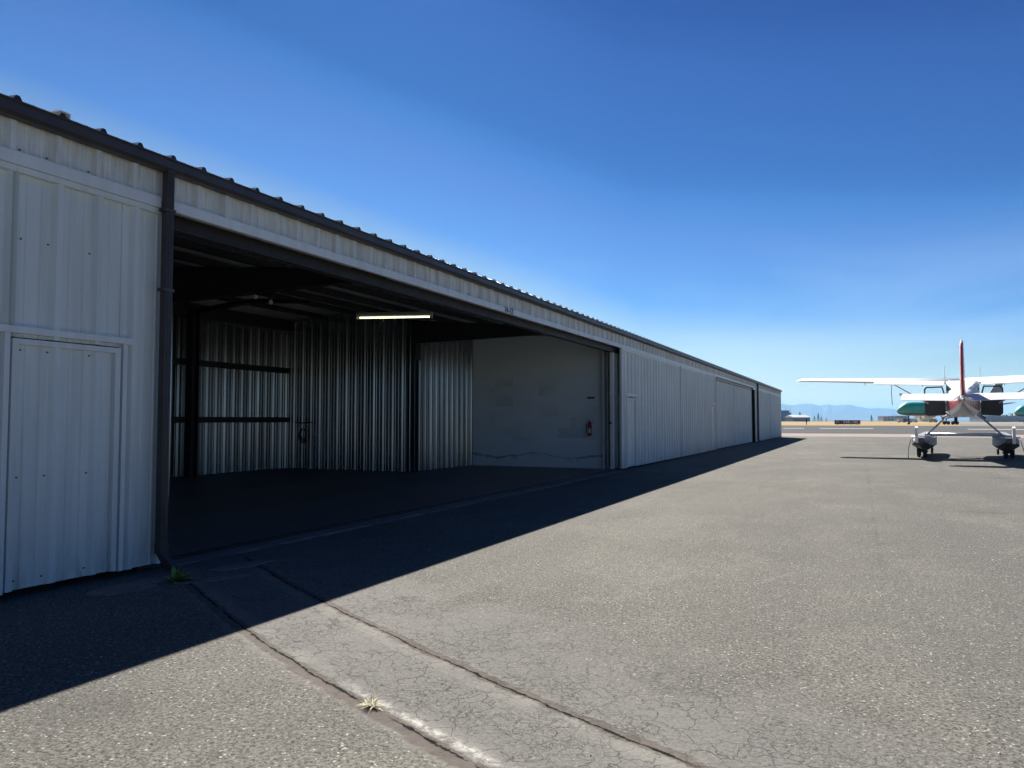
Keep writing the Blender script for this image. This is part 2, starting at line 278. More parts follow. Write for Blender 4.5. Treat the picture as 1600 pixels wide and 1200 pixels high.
# ------------------------------------------------------------------ mesh helper
class MB:
    def __init__(s): s.v = []; s.f = []; s.mi = []; s.sm = []
    def vert(s, p): s.v.append(tuple(p)); return len(s.v)-1
    def face(s, idx, mi=0, sm=False): s.f.append(tuple(idx)); s.mi.append(mi); s.sm.append(sm)
    def box(s, x0, x1, y0, y1, z0, z1, mi=0):
        i = len(s.v)
        for z in (z0, z1):
            for x, y in ((x0, y0), (x1, y0), (x1, y1), (x0, y1)): s.v.append((x, y, z))
        for q in ((0, 3, 2, 1), (4, 5, 6, 7), (0, 1, 5, 4), (1, 2, 6, 5), (2, 3, 7, 6), (3, 0, 4, 7)): s.face([i+k for k in q], mi)
    def hexa(s, p, mi=0):   # 8 points, bottom ring then top ring
        i = len(s.v); s.v += [tuple(q) for q in p]
        for q in ((0, 3, 2, 1), (4, 5, 6, 7), (0, 1, 5, 4), (1, 2, 6, 5), (2, 3, 7, 6), (3, 0, 4, 7)): s.face([i+k for k in q], mi)
    def prism(s, poly, axis, a0, a1, mi=0):   # poly of 2D pts extruded along axis
        def P(u, w, a):
            return {0: (a, u, w), 1: (u, a, w), 2: (u, w, a)}[axis]
        i = len(s.v); k = len(poly)
        s.v += [P(u, w, a0) for u, w in poly]; s.v += [P(u, w, a1) for u, w in poly]
        s.face([i+j for j in range(k)][::-1], mi); s.face([i+k+j for j in range(k)], mi)
        for j in range(k): s.face([i+j, i+(j+1) % k, i+k+(j+1) % k, i+k+j], mi)
    def tube(s, pts, r, seg=8, mi=0, cap=True):
        pts = [Vector(p) for p in pts]; rs = r if isinstance(r, (list, tuple)) else [r]*len(pts); rings = []
        up = Vector((0, 0, 1))
        for k, p in enumerate(pts):
            t = (pts[min(k+1, len(pts)-1)]-pts[max(k-1, 0)]).normalized()
            a = t.cross(up); a = t.cross(Vector((1, 0, 0))) if a.length < .05 else a
            a.normalize(); b = t.cross(a)
            rings.append([s.vert(p+(a*math.cos(q)+b*math.sin(q))*rs[k]) for q in [2*math.pi*j/seg for j in range(seg)]])
        for k in range(len(rings)-1):
            for j in range(seg): s.face([rings[k][j], rings[k][(j+1) % seg], rings[k+1][(j+1) % seg], rings[k+1][j]], mi, True)
        if cap: s.face(rings[0][::-1], mi); s.face(rings[-1], mi)
    def loft(s, rings, mi=0, cap=True, sm=True, mif=None):
        R = [[s.vert(p) for p in r] for r in rings]; k = len(R[0])
        for a in range(len(R)-1):
            for j in range(k):
                s.face([R[a][j], R[a][(j+1) % k], R[a+1][(j+1) % k], R[a+1][j]], mif(a, j) if mif else mi, sm)
        if cap: s.face(R[0][::-1], mif(0, 0) if mif else mi); s.face(R[-1], mif(len(R)-2, 0) if mif else mi)
    def lathe(s, prof, c, axis=2, seg=16, mi=0):
        rings = []
        for r, h in prof:
            ring = []
            for j in range(seg):
                q = 2*math.pi*j/seg; u, w = r*math.cos(q), r*math.sin(q)
                ring.append({2: (c[0]+u, c[1]+w, c[2]+h), 0: (c[0]+h, c[1]+u, c[2]+w), 1: (c[0]+w, c[1]+h, c[2]+u)}[axis])
            rings.append(ring)
        s.loft(rings, mi)
    def ribbed(s, u0, u1, z0, z1, plane, nrm, axis, sp=.375, ph=0., h=.042, rb=.115, rt=.048, mi=0, th=.012, screws=None, top=None, minor=True):
        """ribbed sheet: runs along `axis` (0=X,1=Y) from u0 to u1, rib height along nrm*other axis"""
        pts = [(u0, 0.)]
        k = math.floor((u0-ph)/sp)-1
        while ph+k*sp < u1+sp:
            c = ph+k*sp
            cand = [(c-rb/2, 0), (c-rt/2, h), (c+rt/2, h), (c+rb/2, 0)]
            if minor:
                for m in (1/3, 2/3):
                    cm = c+sp*m; cand += [(cm-.018, 0), (cm-.008, .009), (cm+.008, .009), (cm+.018, 0)]
            for q in cand:
                if u0 < q[0] < u1: pts.append(q)
            k += 1
        pts.append((u1, 0.))
        def P(u, d, z): return (plane+nrm*d, u, z) if axis == 1 else (u, plane+nrm*d, z)
        n_ = len(pts); i = len(s.v)
        tz = top or (lambda u: z1)
        s.v += [P(u, d, z0) for u, d in pts]; s.v += [P(u, d, tz(u)) for u, d in pts]
        s.v += [P(u, -th, z0) for u, d in pts]; s.v += [P(u, -th, tz(u)) for u, d in pts]
        for j in range(n_-1):
            s.face([i+j, i+j+1, i+n_+j+1, i+n_+j], mi); s.face([i+2*n_+j+1, i+2*n_+j, i+3*n_+j, i+3*n_+j+1], mi)
            s.face([i+j+1, i+j, i+2*n_+j, i+2*n_+j+1], mi); s.face([i+n_+j, i+n_+j+1, i+3*n_+j+1, i+3*n_+j], mi)
        s.face([i, i+n_, i+3*n_, i+2*n_], mi); s.face([i+n_-1, i+3*n_-1, i+4*n_-1, i+2*n_-1], mi)
        if screws:
            k = math.floor((u0-ph)/sp)
            while ph+k*sp < u1:
                for off in (-.075, .075):
                    u = ph+k*sp+off
                    if u0+.02 < u < u1-.02 and math.sin(k*12.9+off*91)*43758 % 1 < .3:
                        for zz in screws:
                            if axis == 1:
                                a, b = sorted((plane, plane+nrm*.009)); s.box(a+.0005, b, u-.006, u+.006, zz-.006, zz+.006, 1)
                            else:
                                a, b = sorted((plane, plane+nrm*.009)); s.box(u-.006, u+.006, a+.0005, b, zz-.007, zz+.007, 1)
                k += 1
    def build(s, name, mats, parent=None, fixn=True):
        me = bpy.data.meshes.new(name); me.from_pydata(s.v, [], s.f)
        for m in (mats if isinstance(mats, (list, tuple)) else [mats]): me.materials.append(m)
        for p, mi, sm in zip(me.polygons, s.mi, s.sm): p.material_index = mi; p.use_smooth = sm
        if fixn:
            bm = bmesh.new(); bm.from_mesh(me); bmesh.ops.recalc_face_normals(bm, faces=bm.faces); bm.to_mesh(me); bm.free()
        me.update()
        o = bpy.data.objects.new(name, me); SC.collection.objects.link(o)
        if parent: o.parent = parent
        return o
def tag(o, label=None, cat=None, group=None, kind=None):
    if label: o['label'] = label
    if cat: o['category'] = cat
    if group: o['group'] = group
    if kind: o['kind'] = kind
    return o
def empty(name, label, cat, loc=(0, 0, 0), rz=0, group=None):
    o = bpy.data.objects.new(name, None); SC.collection.objects.link(o); o.location = loc; o.rotation_euler = (0, 0, rz)
    return tag(o, label, cat, group)
def text(name, s, size, mat, parent, loc, rot, ext=.004):
    c = bpy.data.curves.new(name, 'FONT'); c.body = s; c.size = size; c.extrude = ext; c.space_character = 1.12; c.offset = size*.022; c.align_x = 'CENTER'; c.align_y = 'CENTER'; c.materials.append(mat)
    tmp = bpy.data.objects.new(name, c); me = bpy.data.meshes.new_from_object(tmp); bpy.data.objects.remove(tmp)
    o = bpy.data.objects.new(name, me); SC.collection.objects.link(o); o.parent = parent; o.location = loc; o.rotation_euler = rot
    return o
def sheet(name, pts, z, mat, kind='structure'):
    m = MB(); m.face([m.vert((x, y, z)) for x, y in pts]); o = m.build(name, mat, fixn=False); o['kind'] = kind; return o

# ------------------------------------------------------------------ ground
sheet('ground', [(-11000, -40), (14000, -40), (14000, 14000), (-11000, 14000)], -.02, M['far'])
sheet('apron', [(-60, -30), (90, -30), (90, 73.5), (-60, 73.5)], 0, M['asphalt'])
m = MB(); random.seed(3)
xs = [-60+i*1.5 for i in range(101)]
near = [m.vert((x, 73+random.uniform(-.5, .5)+.02*x, .004)) for x in xs]; far_ = [m.vert((x, 90+random.uniform(-.4, .4), .004)) for x in xs]
for i in range(100): m.face([near[i], near[i+1], far_[i+1], far_[i]])
tag(m.build('concrete_strip', M['concrete'], fixn=False), kind='structure')
sheet('taxiway', [(-300, 89), (500, 89), (500, 232), (-300, 232)], .008, M['taxi'])
m = MB()
for x0, x1, y0, y1 in ((-12.5, -9, 143, 146), (-6.5, 2.0, 143.5, 147), (15.5, 34, 139, 143), (-120, -30, 143, 146)):
    m.face([m.vert(p) for p in ((x0, y0, .014), (x1, y0, .014), (x1, y1, .014), (x0, y1, .014))])
tag(m.build('taxiway_marking', M['linepaint'], fixn=False), kind='structure')
g1 = at(1482, 662, 1); ang = g1.x/g1.y
sheet('dry_field', [(-900, 230), (ang*230+3, 230), (ang*1400, 1400), (-900, 1400)], .008, M['grass'])
sheet('far_apron', [(ang*230+3, 231), (900, 231), (900, 1400), (ang*1400, 1400)], .004, M['farpave'])

# ------------------------------------------------------------------ hangar
XW = -6.05
H = empty('hangar_building', 'long low hangar row of pale ribbed steel with brown gutter and one bay open', 'hangar', (XW, 0, 0))
H.location = (0, 0, 0)
YA, YB = -12.0, 68.0
RIDGE = -13.0
def roofz(x, off=0): return (3.845+(XW-x)*.09 if x > RIDGE else 3.845+(XW-RIDGE)*.09-(RIDGE-x)*.09)+off
# fascia above the doors
m = MB(); m.ribbed(YA, YB, 3.50, 3.865, XW-.03, 1, 1, .375, .055, screws=[3.56]); m.build('fascia_panel', [M['fascia'], M['screw']], H)
# header trim in lengths with small laps
for a, b in ((YA, 5.2), (5.29, 51.49), (51.81, YB)):
    m = MB(); m.prism([(XW-.02, 3.527), (XW+.03, 3.525), (XW+.034, 3.42), (XW-.02, 3.42)], 1, a, b)
    k = a+3.1
    while k < b:
        m.box(XW+.0325, XW+.0365, k-.012, k+.012, 3.43, 3.523); k += 3.05
    m.build('header_trim', M['trim'], H)
m = MB(); m.box(XW-.30, XW-.14, 5.3, 20.8, 3.58, 3.66); m.build('header_beam', M['steel'], H)
m = MB(); m.box(XW-.19, XW-.165, 5.3, 51, 3.30, 3.455); m.box(XW-.30, XW-.275, 5.3, 51, 3.30, 3.455); m.build('door_track', M['steel'], H)
# gutter
m = MB(); gp = [(XW+.005, 3.772), (XW+.085, 3.775), (XW+.115, 3.80), (XW+.115, 3.87), (XW+.13, 3.882), (XW+.13, 3.893), (XW+.105, 3.893), (XW+.1, 3.81), (XW+.02, 3.79), (XW+.005, 3.86)]
m.prism(gp, 1, YA, YB+.05); m.build('gutter', M['gutter'], H)
# roof
m = MB()
prof = []; k = 0; y = YA-.1
while y < YB-.1:
    prof += [(y, 0), (y+.057, .0), (y+.08, .038), (y+.11, .038), (y+.133, 0)]
    for mm in (.22, .31): prof += [(y+mm-.015, 0), (y+mm, .008), (y+mm+.015, 0)]
    y += .375
for xa, xb in ((XW+.10, RIDGE), (-20.1, RIDGE)):
    i = len(m.v); n_ = len(prof)
    for x in (xa, xb):
        m.v += [(x, py+.03, roofz(x, .066)+d) for py, d in prof]
    for x in (xa, xb):
        m.v += [(x, py+.03, roofz(x, .056)) for py, d in prof]
    for j in range(n_-1):
        m.face([i+j, i+j+1, i+n_+j+1, i+n_+j]); m.face([i+2*n_+j, i+3*n_+j, i+3*n_+j+1, i+2*n_+j+1], 1)
        m.face([i+j, i+2*n_+j, i+2*n_+j+1, i+j+1], 2); m.face([i+n_+j, i+n_+j+1, i+3*n_+j+1, i+3*n_+j])
m.build('roof', [M['rooftop'], M['liner'], M['cable']], H)
m = MB(); zc_ = roofz(XW+.1, .066)+.040; m.hexa([(XW-.02, 4.11, zc_+.006), (XW+.112, 4.11, zc_-.006), (XW+.112, 4.205, zc_-.006), (XW-.02, 4.205, zc_+.006), (XW-.02, 4.11, zc_+.016), (XW+.112, 4.11, zc_+.006), (XW+.112, 4.205, zc_+.006), (XW-.02, 4.205, zc_+.016)]); m.box(XW+.05, XW+.112, 4.192, 4.205, zc_-.045, zc_-.0065); m.build('roof_clip', M['offwhite'], H)
# downspouts
def downspout(y0, y1):
    m = MB(); x0, x1 = XW+.035, XW+.118
    m.prism([(x0, y0), (x1-.012, y0), (x1, y0+.012), (x1, y1-.012), (x1-.012, y1), (x0, y1)], 2, .16, 3.785)
    for q in (y0+(y1-y0)*.33, y0+(y1-y0)*.66): m.box(x1+.0005, x1+.005, q-.006, q+.006, .17, 3.77)
    cy0, cy1 = y0+.008, y1-.008
    m.hexa([(x0, y0-.004, .16), (x1, y0-.004, .16), (x1, y1+.004, .16), (x0, y1+.004, .16), (x0, y0-.004, .26), (x1+.004, y0-.004, .26), (x1+.004, y1+.004, .26), (x0, y1+.004, .26)])
    m.hexa([(x0+.12, cy0, .02), (x1+.16, cy0, .03), (x1+.16, cy1, .03), (x0+.12, cy1, .02), (x0+.001, cy0, .17), (x1-.002, cy0, .17), (x1-.002, cy1, .17), (x0+.001, cy1, .17)])
    o = m.build('downspout', M['gutter'], H)
    for z in (3.38, 2.62):
        m = MB(); m.box(x0, x1+.008, y0-.035, y1+.008, z, z+.028); m.build('strap', M['gutter'], o)
downspout(5.205, 5.285); downspout(51.5, 51.8)
# door leaves (closed)
def leaf(y0, y1, x=XW, z1=3.43, ph=0., walk=None, endtrim=(True, True), open_=False, label=None):
    m = MB(); z0 = .055
    if walk:
        a, b, zt = walk
        m.ribbed(y0, a-.001, z0, z1, x-.035, 1, 1, .375, ph, screws=[.55, 1.30, 2.02, 2.80]); m.ribbed(b+.001, y1, z0, z1, x-.035, 1, 1, .375, ph, screws=[.55, 1.30, 2.02, 2.80]); m.ribbed(a, b, zt+.001, z1, x-.035, 1, 1, .375, ph, screws=[2.85])
    else: m.ribbed(y0, y1, z0, z1, x-.035, 1, 1, .375, ph, screws=[.55, 1.30, 2.02, 2.80])
    for q, e in zip((y0, y1-.045), endtrim):
        if e: m.box(x-.034, x+.0095, q, q+.045, z0, z1-.002)
    m.box(x-.034, x+.016, y0+.046, y1-.046, z1-.062, z1-.0125)
    lf = m.build('door_leaf', [M['wall'], M['screw']], H)
    if label: lf['label'] = label
    if walk:
        a, b, zt = walk; g = .012 if a < 10 else .03
        m = MB()
        m.box(x-.034, x+.022, a-.10, b+.10, zt+.03, zt+.085)                    # drip cap
        m.box(x-.034, x+.016, b+.012, b+.055, .06, zt+.028); m.box(x-.034, x+.016, a-.055, a-.012, .06, zt+.028)
        m.build('door_frame', M['trim'], lf)
        m = MB(); m.ribbed(a+g, b-g, .07, zt-.045, x-.032, 1, 1, .375, ph+.02, h=.026, screws=[.14, .95, zt-.10])
        for q0, q1 in ((a+g-.002, a+.05+g), (b-.05-g, b-g+.002)): m.box(x-.031, x+.010, q0, q1, .07, zt-.058)
        m.box(x-.031, x+.012, a+g-.002, b-g+.002, zt-.058, zt-g)
        wd = m.build('walk_door', [M['wall'], M['screw']], lf)
        # child level limit: knob is part of the walk door's own mesh family
    return lf
leaf(-12, -4.2, ph=.09); leaf(-4.19, 1.9, ph=.09)
leaf(1.91, 5.30, ph=.09, walk=(3.84, 4.83, 2.06))
leaf(20.76, 28.44, ph=.16, walk=(21.32, 22.30, 2.08))
leaf(28.56, 36.22, ph=.02, walk=(35.02, 36.0, 2.08))
leaf(36.3, 42.54, x=XW-.16, ph=.1); leaf(42.70, 50.2, x=XW-.16, ph=.2, walk=(49.0, 49.9, 2.08))
leaf(52.6, 59.52, ph=.1); leaf(59.72, 67.95, ph=.1)
for q0, q1, xx in ((28.445, 28.555, XW), (36.225, 36.32, XW), (42.545, 42.695, XW-.16), (59.525, 59.715, XW)):  # black strips added at the leaf joints, standing in for the shaded gaps
    m = MB(); m.box(xx-.06, xx+.004, q0, q1, .05, 3.43); m.build('dark_joint_strip', M['cable'], H)
# leaf slid open, parked behind its neighbour; its white edge channel shows
m = MB(); m.ribbed(20.72, 28.4, .055, 3.44, XW-.25, 1, 1, .375, .1); lf = m.build('door_leaf', [M['wall'], M['screw']], H); lf['label'] = 'open leaf slid behind its neighbour, pale edge showing'
m = MB(); m.box(XW-.305, XW-.215, 20.665, 20.715, .05, 3.445); ec = m.build('edge_channel', M['trim'], lf)
m = MB(); m.box(XW-.30, XW-.26, 20.60, 20.664, 1.30, 1.36); m.build('pull_handle', M['steel'], lf)
m = MB(); m.box(XW-.62, XW-.56, 20.96, 21.16, .02, 3.6); m.box(XW-.50, XW-.47, 21.0, 21.16, .02, 3.6); m.build('jamb_trim', M['trim'], H)
# jamb behind downspouts, corner trim at the far end
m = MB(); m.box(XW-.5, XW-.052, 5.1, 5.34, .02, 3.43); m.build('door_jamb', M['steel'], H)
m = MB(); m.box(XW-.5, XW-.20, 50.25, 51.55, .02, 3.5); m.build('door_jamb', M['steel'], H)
m = MB(); m.ribbed(51.0, 52.58, .05, 3.45, XW-.035, 1, 1, .375, .1); m.build('wall_panel', [M['wall'], M['screw']], H)
m = MB(); m.prism([(XW-.12, YB-.04), (XW+.03, YB-.04), (XW+.03, YB+.06), (XW-.12, YB+.06)], 2, .0, 3.77); m.build('corner_trim', M['trim'], H)
# end walls and rear wall close the building
m = MB(); m.ribbed(-20, XW-.12, .0, 4, YB, 1, 0, .375, top=lambda u: roofz(u, .01)); m.build('end_wall', [M['wall'], M['screw']], H)
m = MB(); m.ribbed(-20, XW-.12, .0, 4, YA, -1, 0, .375, top=lambda u: roofz(u, .01)); m.build('end_wall', [M['wall'], M['screw']], H)
m = MB(); m.ribbed(YA, YB, .0, 3.8, -20, -1, 1, .375); m.build('rear_wall', [M['wall'], M['screw']], H)
# interior of the open bay
m = MB()
m.hexa([(-10.99, 21.2, .02), (-6.6, 21.2, .02), (-6.6, 21.3, .02), (-10.99, 21.3, .02), (-10.99, 21.2, 4.12), (-6.6, 21.2, 3.75), (-6.6, 21.3, 3.75), (-10.99, 21.3, 4.12)])
m.build('partition_wall', M['partition'], H)
m = MB(); m.ribbed(-20, -6.6, .02, 4, 5.2, -1, 0, .375, top=lambda u: roofz(u, -.02)); m.build('partition_wall', M['galv'], H)
m = MB(); m.ribbed(17.52, 21.19, .03, 4.02, -10.93, 1, 1, .305, .06, h=.034, rb=.12, rt=.06); m.build('wing_wall', M['galv'], H)
m = MB(); m.ribbed(5.2, 9.66, .03, 4.02, -10.93, 1, 1, .305, .12, h=.034, rb=.12, rt=.06); m.box(-10.96, -10.885, 9.66, 9.70, .03, 4.02); m.build('wing_wall', M['galv'], H)
m = MB(); m.ribbed(-15.2, -11.05, .03, 4.1, 17.6, -1, 0, .305, .05, h=.034, rb=.12, rt=.05, top=lambda u: roofz(u, -.06)); m.build('tail_side_wall', M['galv'], H)
m = MB(); m.ribbed(-15.2, -11.0, .03, 4.1, 9.72, 1, 0, .305, .05, h=.034, rb=.12, rt=.05, top=lambda u: roofz(u, -.06)); m.build('tail_side_wall', M['galv'], H)
m = MB(); m.ribbed(9.6, 17.7, .03, 4.14, -15.2, 1, 1, .305, .05, h=.034, rb=.14, rt=.05); m.build('back_wall', M['galv'], H)
for z in (1.42, 2.84):
    m = MB(); m.box(-15.155, -15.0, 9.8, 17.55, z-.07, z+.07); m.build('girt', M['steel'], H)
m = MB(); m.box(-15.155, -14.92, 9.8, 17.55, 3.98, 4.16); m.build('girt', M['steel'], H)
def ibeam_col(x, y, w, z1, hz=None):
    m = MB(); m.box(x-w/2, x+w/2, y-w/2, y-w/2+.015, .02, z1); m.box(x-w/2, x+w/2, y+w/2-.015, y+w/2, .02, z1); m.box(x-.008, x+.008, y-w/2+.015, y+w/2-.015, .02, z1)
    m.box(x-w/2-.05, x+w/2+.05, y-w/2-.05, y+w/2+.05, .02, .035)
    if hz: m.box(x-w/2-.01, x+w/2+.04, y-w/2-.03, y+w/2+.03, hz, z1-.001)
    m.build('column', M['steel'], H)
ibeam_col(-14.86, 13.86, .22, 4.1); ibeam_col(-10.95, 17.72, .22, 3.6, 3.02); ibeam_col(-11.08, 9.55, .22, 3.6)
def rafter(y, x0, x1, d0, d1):
    m = MB()
    def zb(x): t = (x-x0)/(x1-x0); return roofz(x, -.03)-.18-(d0+(d1-d0)*t)
    n_ = 10
    for i in range(n_):
        a = x0+(x1-x0)*i/n_; b = x0+(x1-x0)*(i+1)/n_
        m.hexa([(a, y-.006, zb(a)), (b, y-.006, zb(b)), (b, y+.006, zb(b)), (a, y+.006, zb(a)), (a, y-.006, roofz(a, -.21)), (b, y-.006, roofz(b, -.21)), (b, y+.006, roofz(b, -.21)), (a, y+.006, roofz(a, -.21))])
        m.hexa([(a, y-.08, zb(a)-.012), (b, y-.08, zb(b)-.012), (b, y+.08, zb(b)-.012), (a, y+.08, zb(a)-.012), (a, y-.08, zb(a)), (b, y-.08, zb(b)), (b, y+.08, zb(b)), (a, y+.08, zb(a))])
        m.hexa([(a, y-.08, roofz(a, -.21)), (b, y-.08, roofz(b, -.21)), (b, y+.08, roofz(b, -.21)), (a, y+.08, roofz(a, -.21)), (a, y-.08, roofz(a, -.198)), (b, y-.08, roofz(b, -.198)), (b, y+.08, roofz(b, -.198)), (a, y+.08, roofz(a, -.198))])
    m.build('rafter', M['steel'], H)
rafter(17.6, -6.5, -11.0, .12, .62); rafter(9.7, -6.5, -11.0, .12, .62); rafter(13.86, -11.3, -15.1, .05, .1); rafter(9.85, -11.2, -15.1, .5, .1)
# purlins
k = 0; x = -6.9
while x > -15.2:
    y0, y1 = (5.3, 21.19) if x > -11 else (9.78, 17.58)
    zt = roofz(x, -.002)
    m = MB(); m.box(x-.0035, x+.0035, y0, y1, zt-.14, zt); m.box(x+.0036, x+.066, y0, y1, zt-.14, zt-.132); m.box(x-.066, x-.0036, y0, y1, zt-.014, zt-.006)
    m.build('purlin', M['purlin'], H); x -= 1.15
o = text('unit_number', '14-13', .15, M['letter'], H, (XW+.0395, 13.13, 3.474), (math.pi/2, 0, math.pi/2), .001)
# floor of the bay and sill
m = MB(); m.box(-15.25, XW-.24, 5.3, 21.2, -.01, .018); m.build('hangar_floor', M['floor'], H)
m = MB(); random.seed(5)
ys = [5.45+i*.17 for i in range(91)]
vv = [[m.vert((XW-.235, y, z)) for y in ys] for z in (.002, .022)] + [[m.vert((XW+.10+random.uniform(-.012, .012)-.05*math.exp(-(y-5.4)), y, z)) for y in ys] for z in (.022, .002)]
for r in range(3):
    for i in range(90): m.face([vv[r][i], vv[r][i+1], vv[r+1][i+1], vv[r+1][i]])
m.build('door_sill', M['sill'], H)
m = MB(); m.box(XW-.19, XW-.16, 5.46, 20.9, .0225, .034); m.box(XW-.30, XW-.275, 5.46, 20.9, .0225, .034); m.build('floor_track', M['steel'], H)
# broken concrete pads by the downspout
def blob(name, cx, cy, rx, ry, rot, mat, z=.012, seed=1, n_=26):
    random.seed(seed); m = MB(); top = []; bot = []
    for i in range(n_):
        q = 2*math.pi*i/n_; r = random.uniform(.72, 1.12)
        u, w = rx*r*math.cos(q), ry*r*math.sin(q)
        X, Y = cx+u*math.cos(rot)-w*math.sin(rot), cy+u*math.sin(rot)+w*math.cos(rot)
        top.append(m.vert((X, Y, z))); bot.append(m.vert((X+.01*math.cos(q), Y+.01*math.sin(q), .001)))
    m.face(top)
    for i in range(n_): m.face([bot[i], bot[(i+1) % n_], top[(i+1) % n_], top[i]])
    return m.build(name, mat)
for a in ((-5.62, 4.62, .17, .42, .12, 2), (-5.45, 5.75, .12, .34, -.2, 4), (-5.2, 5.15, .08, .3, -.5, 9)):
    tag(blob('concrete_patch', *a[:5], M['sill'], .010, a[5]), kind='structure')

# ------------------------------------------------------------------ things in the bay
t = empty('fluorescent_light', 'lit fluorescent strip light hanging inside the open bay', 'light', (-7.78, 11.93, 3.30), math.atan2(.39, 1.28))
m = MB(); m.prism([(-.045, .02), (.045, .02), (.06, .05), (.03, .09), (-.03, .09), (-.06, .05)], 0, -.70, .70)
m.box(-.715, -.70, -.05, .05, -.025, .09); m.box(.70, .715, -.05, .05, -.025, .09); m.build('housing', M['galvfix'], t)
m = MB(); m.tube([(-.66, 0, -.002), (.66, 0, -.002)], .0135, 12); m.build('tube', M['tube'], t)
for s in (-.45, .45):
    m = MB(); m.tube([(s, 0, .088), (s, 0, .74)], .004, 5); m.build('hanger', M['cable'], t)
m = MB(); pts = [(-8.02+.03*math.sin(i*.9), 11.87+.02*math.cos(i*.7), 3.30-.035*i) for i in range(14)]; m.tube(pts, .010, 6)
tag(m.build('power_cord', M['cable']), 'short black cord dangling below the lit strip light', 'cord')
for (bx, by, lab) in ((-10.13, 10.87, 'nearer round bare bulb under the roof of the open bay'), (-10.34, 11.52, 'farther round bare bulb under the roof of the open bay')):
    t = empty('bare_bulb', lab, 'bulb', (bx, by, 3.68), 0, 'bare bulbs under the bay roof')
    m = MB(); m.lathe([(.001, -.045), (.03, -.035), (.045, -.005), (.04, .02), (.02, .045), (.018, .06), (.001, .061)], (0, 0, 0)); m.build('globe', M['bulb'], t)
    m = MB(); m.lathe([(.001, .055), (.03, .056), (.045, .09), (.05, .40), (.001, .401)], (0, 0, 0), seg=10); m.build('socket', M['steel'], t)
# fire extinguisher
t = empty('fire_extinguisher', 'red fire extinguisher with white label hung on the grey partition wall', 'extinguisher', (-7.1, 21.105, .96))
m = MB(); m.lathe([(.001, 0), (.05, 0), (.055, .015), (.055, .27), (.047, .31), (.025, .335), (.022, .36), (.001, .36)], (0, 0, 0), seg=20); m.build('cylinder', M['extred'], t)
m = MB()
q0 = [math.radians(a) for a in range(-150, -20, 13)]
lo = [m.vert(((.0562)*math.cos(q), (.0562)*math.sin(q), .08)) for q in q0]; hi = [m.vert(((.0562)*math.cos(q), (.0562)*math.sin(q), .21)) for q in q0]
for i in range(len(q0)-1): m.face([lo[i], lo[i+1], hi[i+1], hi[i]], 0, True)
m.build('paper_label', M['offwhite'], t, fixn=False)
m = MB(); m.box(-.018, .018, -.018, .018, .36, .385); m.hexa([(-.01, -.012, .385), (.13, -.012, .375), (.13, .012, .375), (-.01, .012, .385), (-.01, -.012, .396), (.13, -.012, .385), (.13, .012, .385), (-.01, .012, .396)])
m.hexa([(-.02, -.012, .398), (-.02, .012, .398), (.02, .012, .398), (.02, -.012, .398), (-.06, -.012, .44), (-.06, .012, .44), (.0, .012, .43), (.0, -.012, .43)])
m.build('handle', M['extred'], t)
m = MB(); m.tube([(-.018, 0, .37), (-.07, -.02, .36), (-.095, -.02, .28), (-.088, -.02, .15), (-.08, -.02, .09)], .009, 7); m.build('hose', M['cable'], t)
m = MB(); m.box(-.02, .02, .0555, .094, .1, .38); m.build('bracket', M['steel'], t)
t = MB(); t.box(-7.2, -6.98, 21.19, 21.198, 2.03, 2.085); o = t.build('wall_label', M['signred']); tag(o, 'narrow dark red label above the fire extinguisher', 'label')
# coiled cable on the tail side wall
m = MB(); random.seed(11)
for k in range(4):
    r = .10+.012*k; cz = 1.02-.02*k
    m.tube([(-14.45+r*math.cos(a*math.pi/9)+random.uniform(-.006, .006), 17.53-.012*k, cz+r*1.5*math.sin(a*math.pi/9)) for a in range(19)], .011, 6)
m.tube([(-14.75, 17.52, 1.36), (-14.45, 17.5, 1.33), (-14.15, 17.53, 1.35)], .018, 6)
tag(m.build('coiled_cable', M['cable']), 'dark coiled cable hung on the corrugated side wall deep in the open bay', 'cable')

# ------------------------------------------------------------------ weeds
def weed(loc, n_, L0, w0, mat, name, label, seed, up=.5, droop=.35):
    random.seed(seed); m = MB()
    for i in range(n_):
        q = random.uniform(0, 2*math.pi); el = random.uniform(.15, 1.2)*up; Ln = L0*random.uniform(.55, 1.1); w = w0*random.uniform(.7, 1.1)
        d = Vector((math.cos(q), math.sin(q), 0)); sd = Vector((-math.sin(q), math.cos(q), 0)); b = Vector((random.uniform(-.02, .02), random.uniform(-.02, .02), 0)); prev = None
        for k in range(6):
            s_ = k/5; p = b+d*(Ln*s_*math.cos(el))+Vector((0, 0, Ln*(s_*math.sin(el)-droop*s_*s_*.5)+.004)); p.z = max(p.z, .004)
            ww = w*math.sin(math.pi*min(.98, .12+.86*s_))
            cur = [m.vert(p-sd*ww), m.vert(p+Vector((0, 0, -ww*.35))), m.vert(p+sd*ww)]
            if prev:
                m.face([prev[0], prev[1], cur[1], cur[0]], 0, True); m.face([prev[1], prev[2], cur[2], cur[1]], 0, True)
            prev = cur
    o = m.build(name, mat, fixn=False); o.location = loc; return tag(o, label, 'weed')
weed((-5.47, 4.97, 0), 24, .19, .022, M['leaf'], 'weed', 'small green leafy weed growing at the foot of the near downspout', 4, 1.0, .4)
weed((-2.2, 3.2, .002), 46, .075, .0022, M['straw'], 'dry_weed', 'straw coloured dry grass tuft growing from a pavement crack', 6, .9, .5)
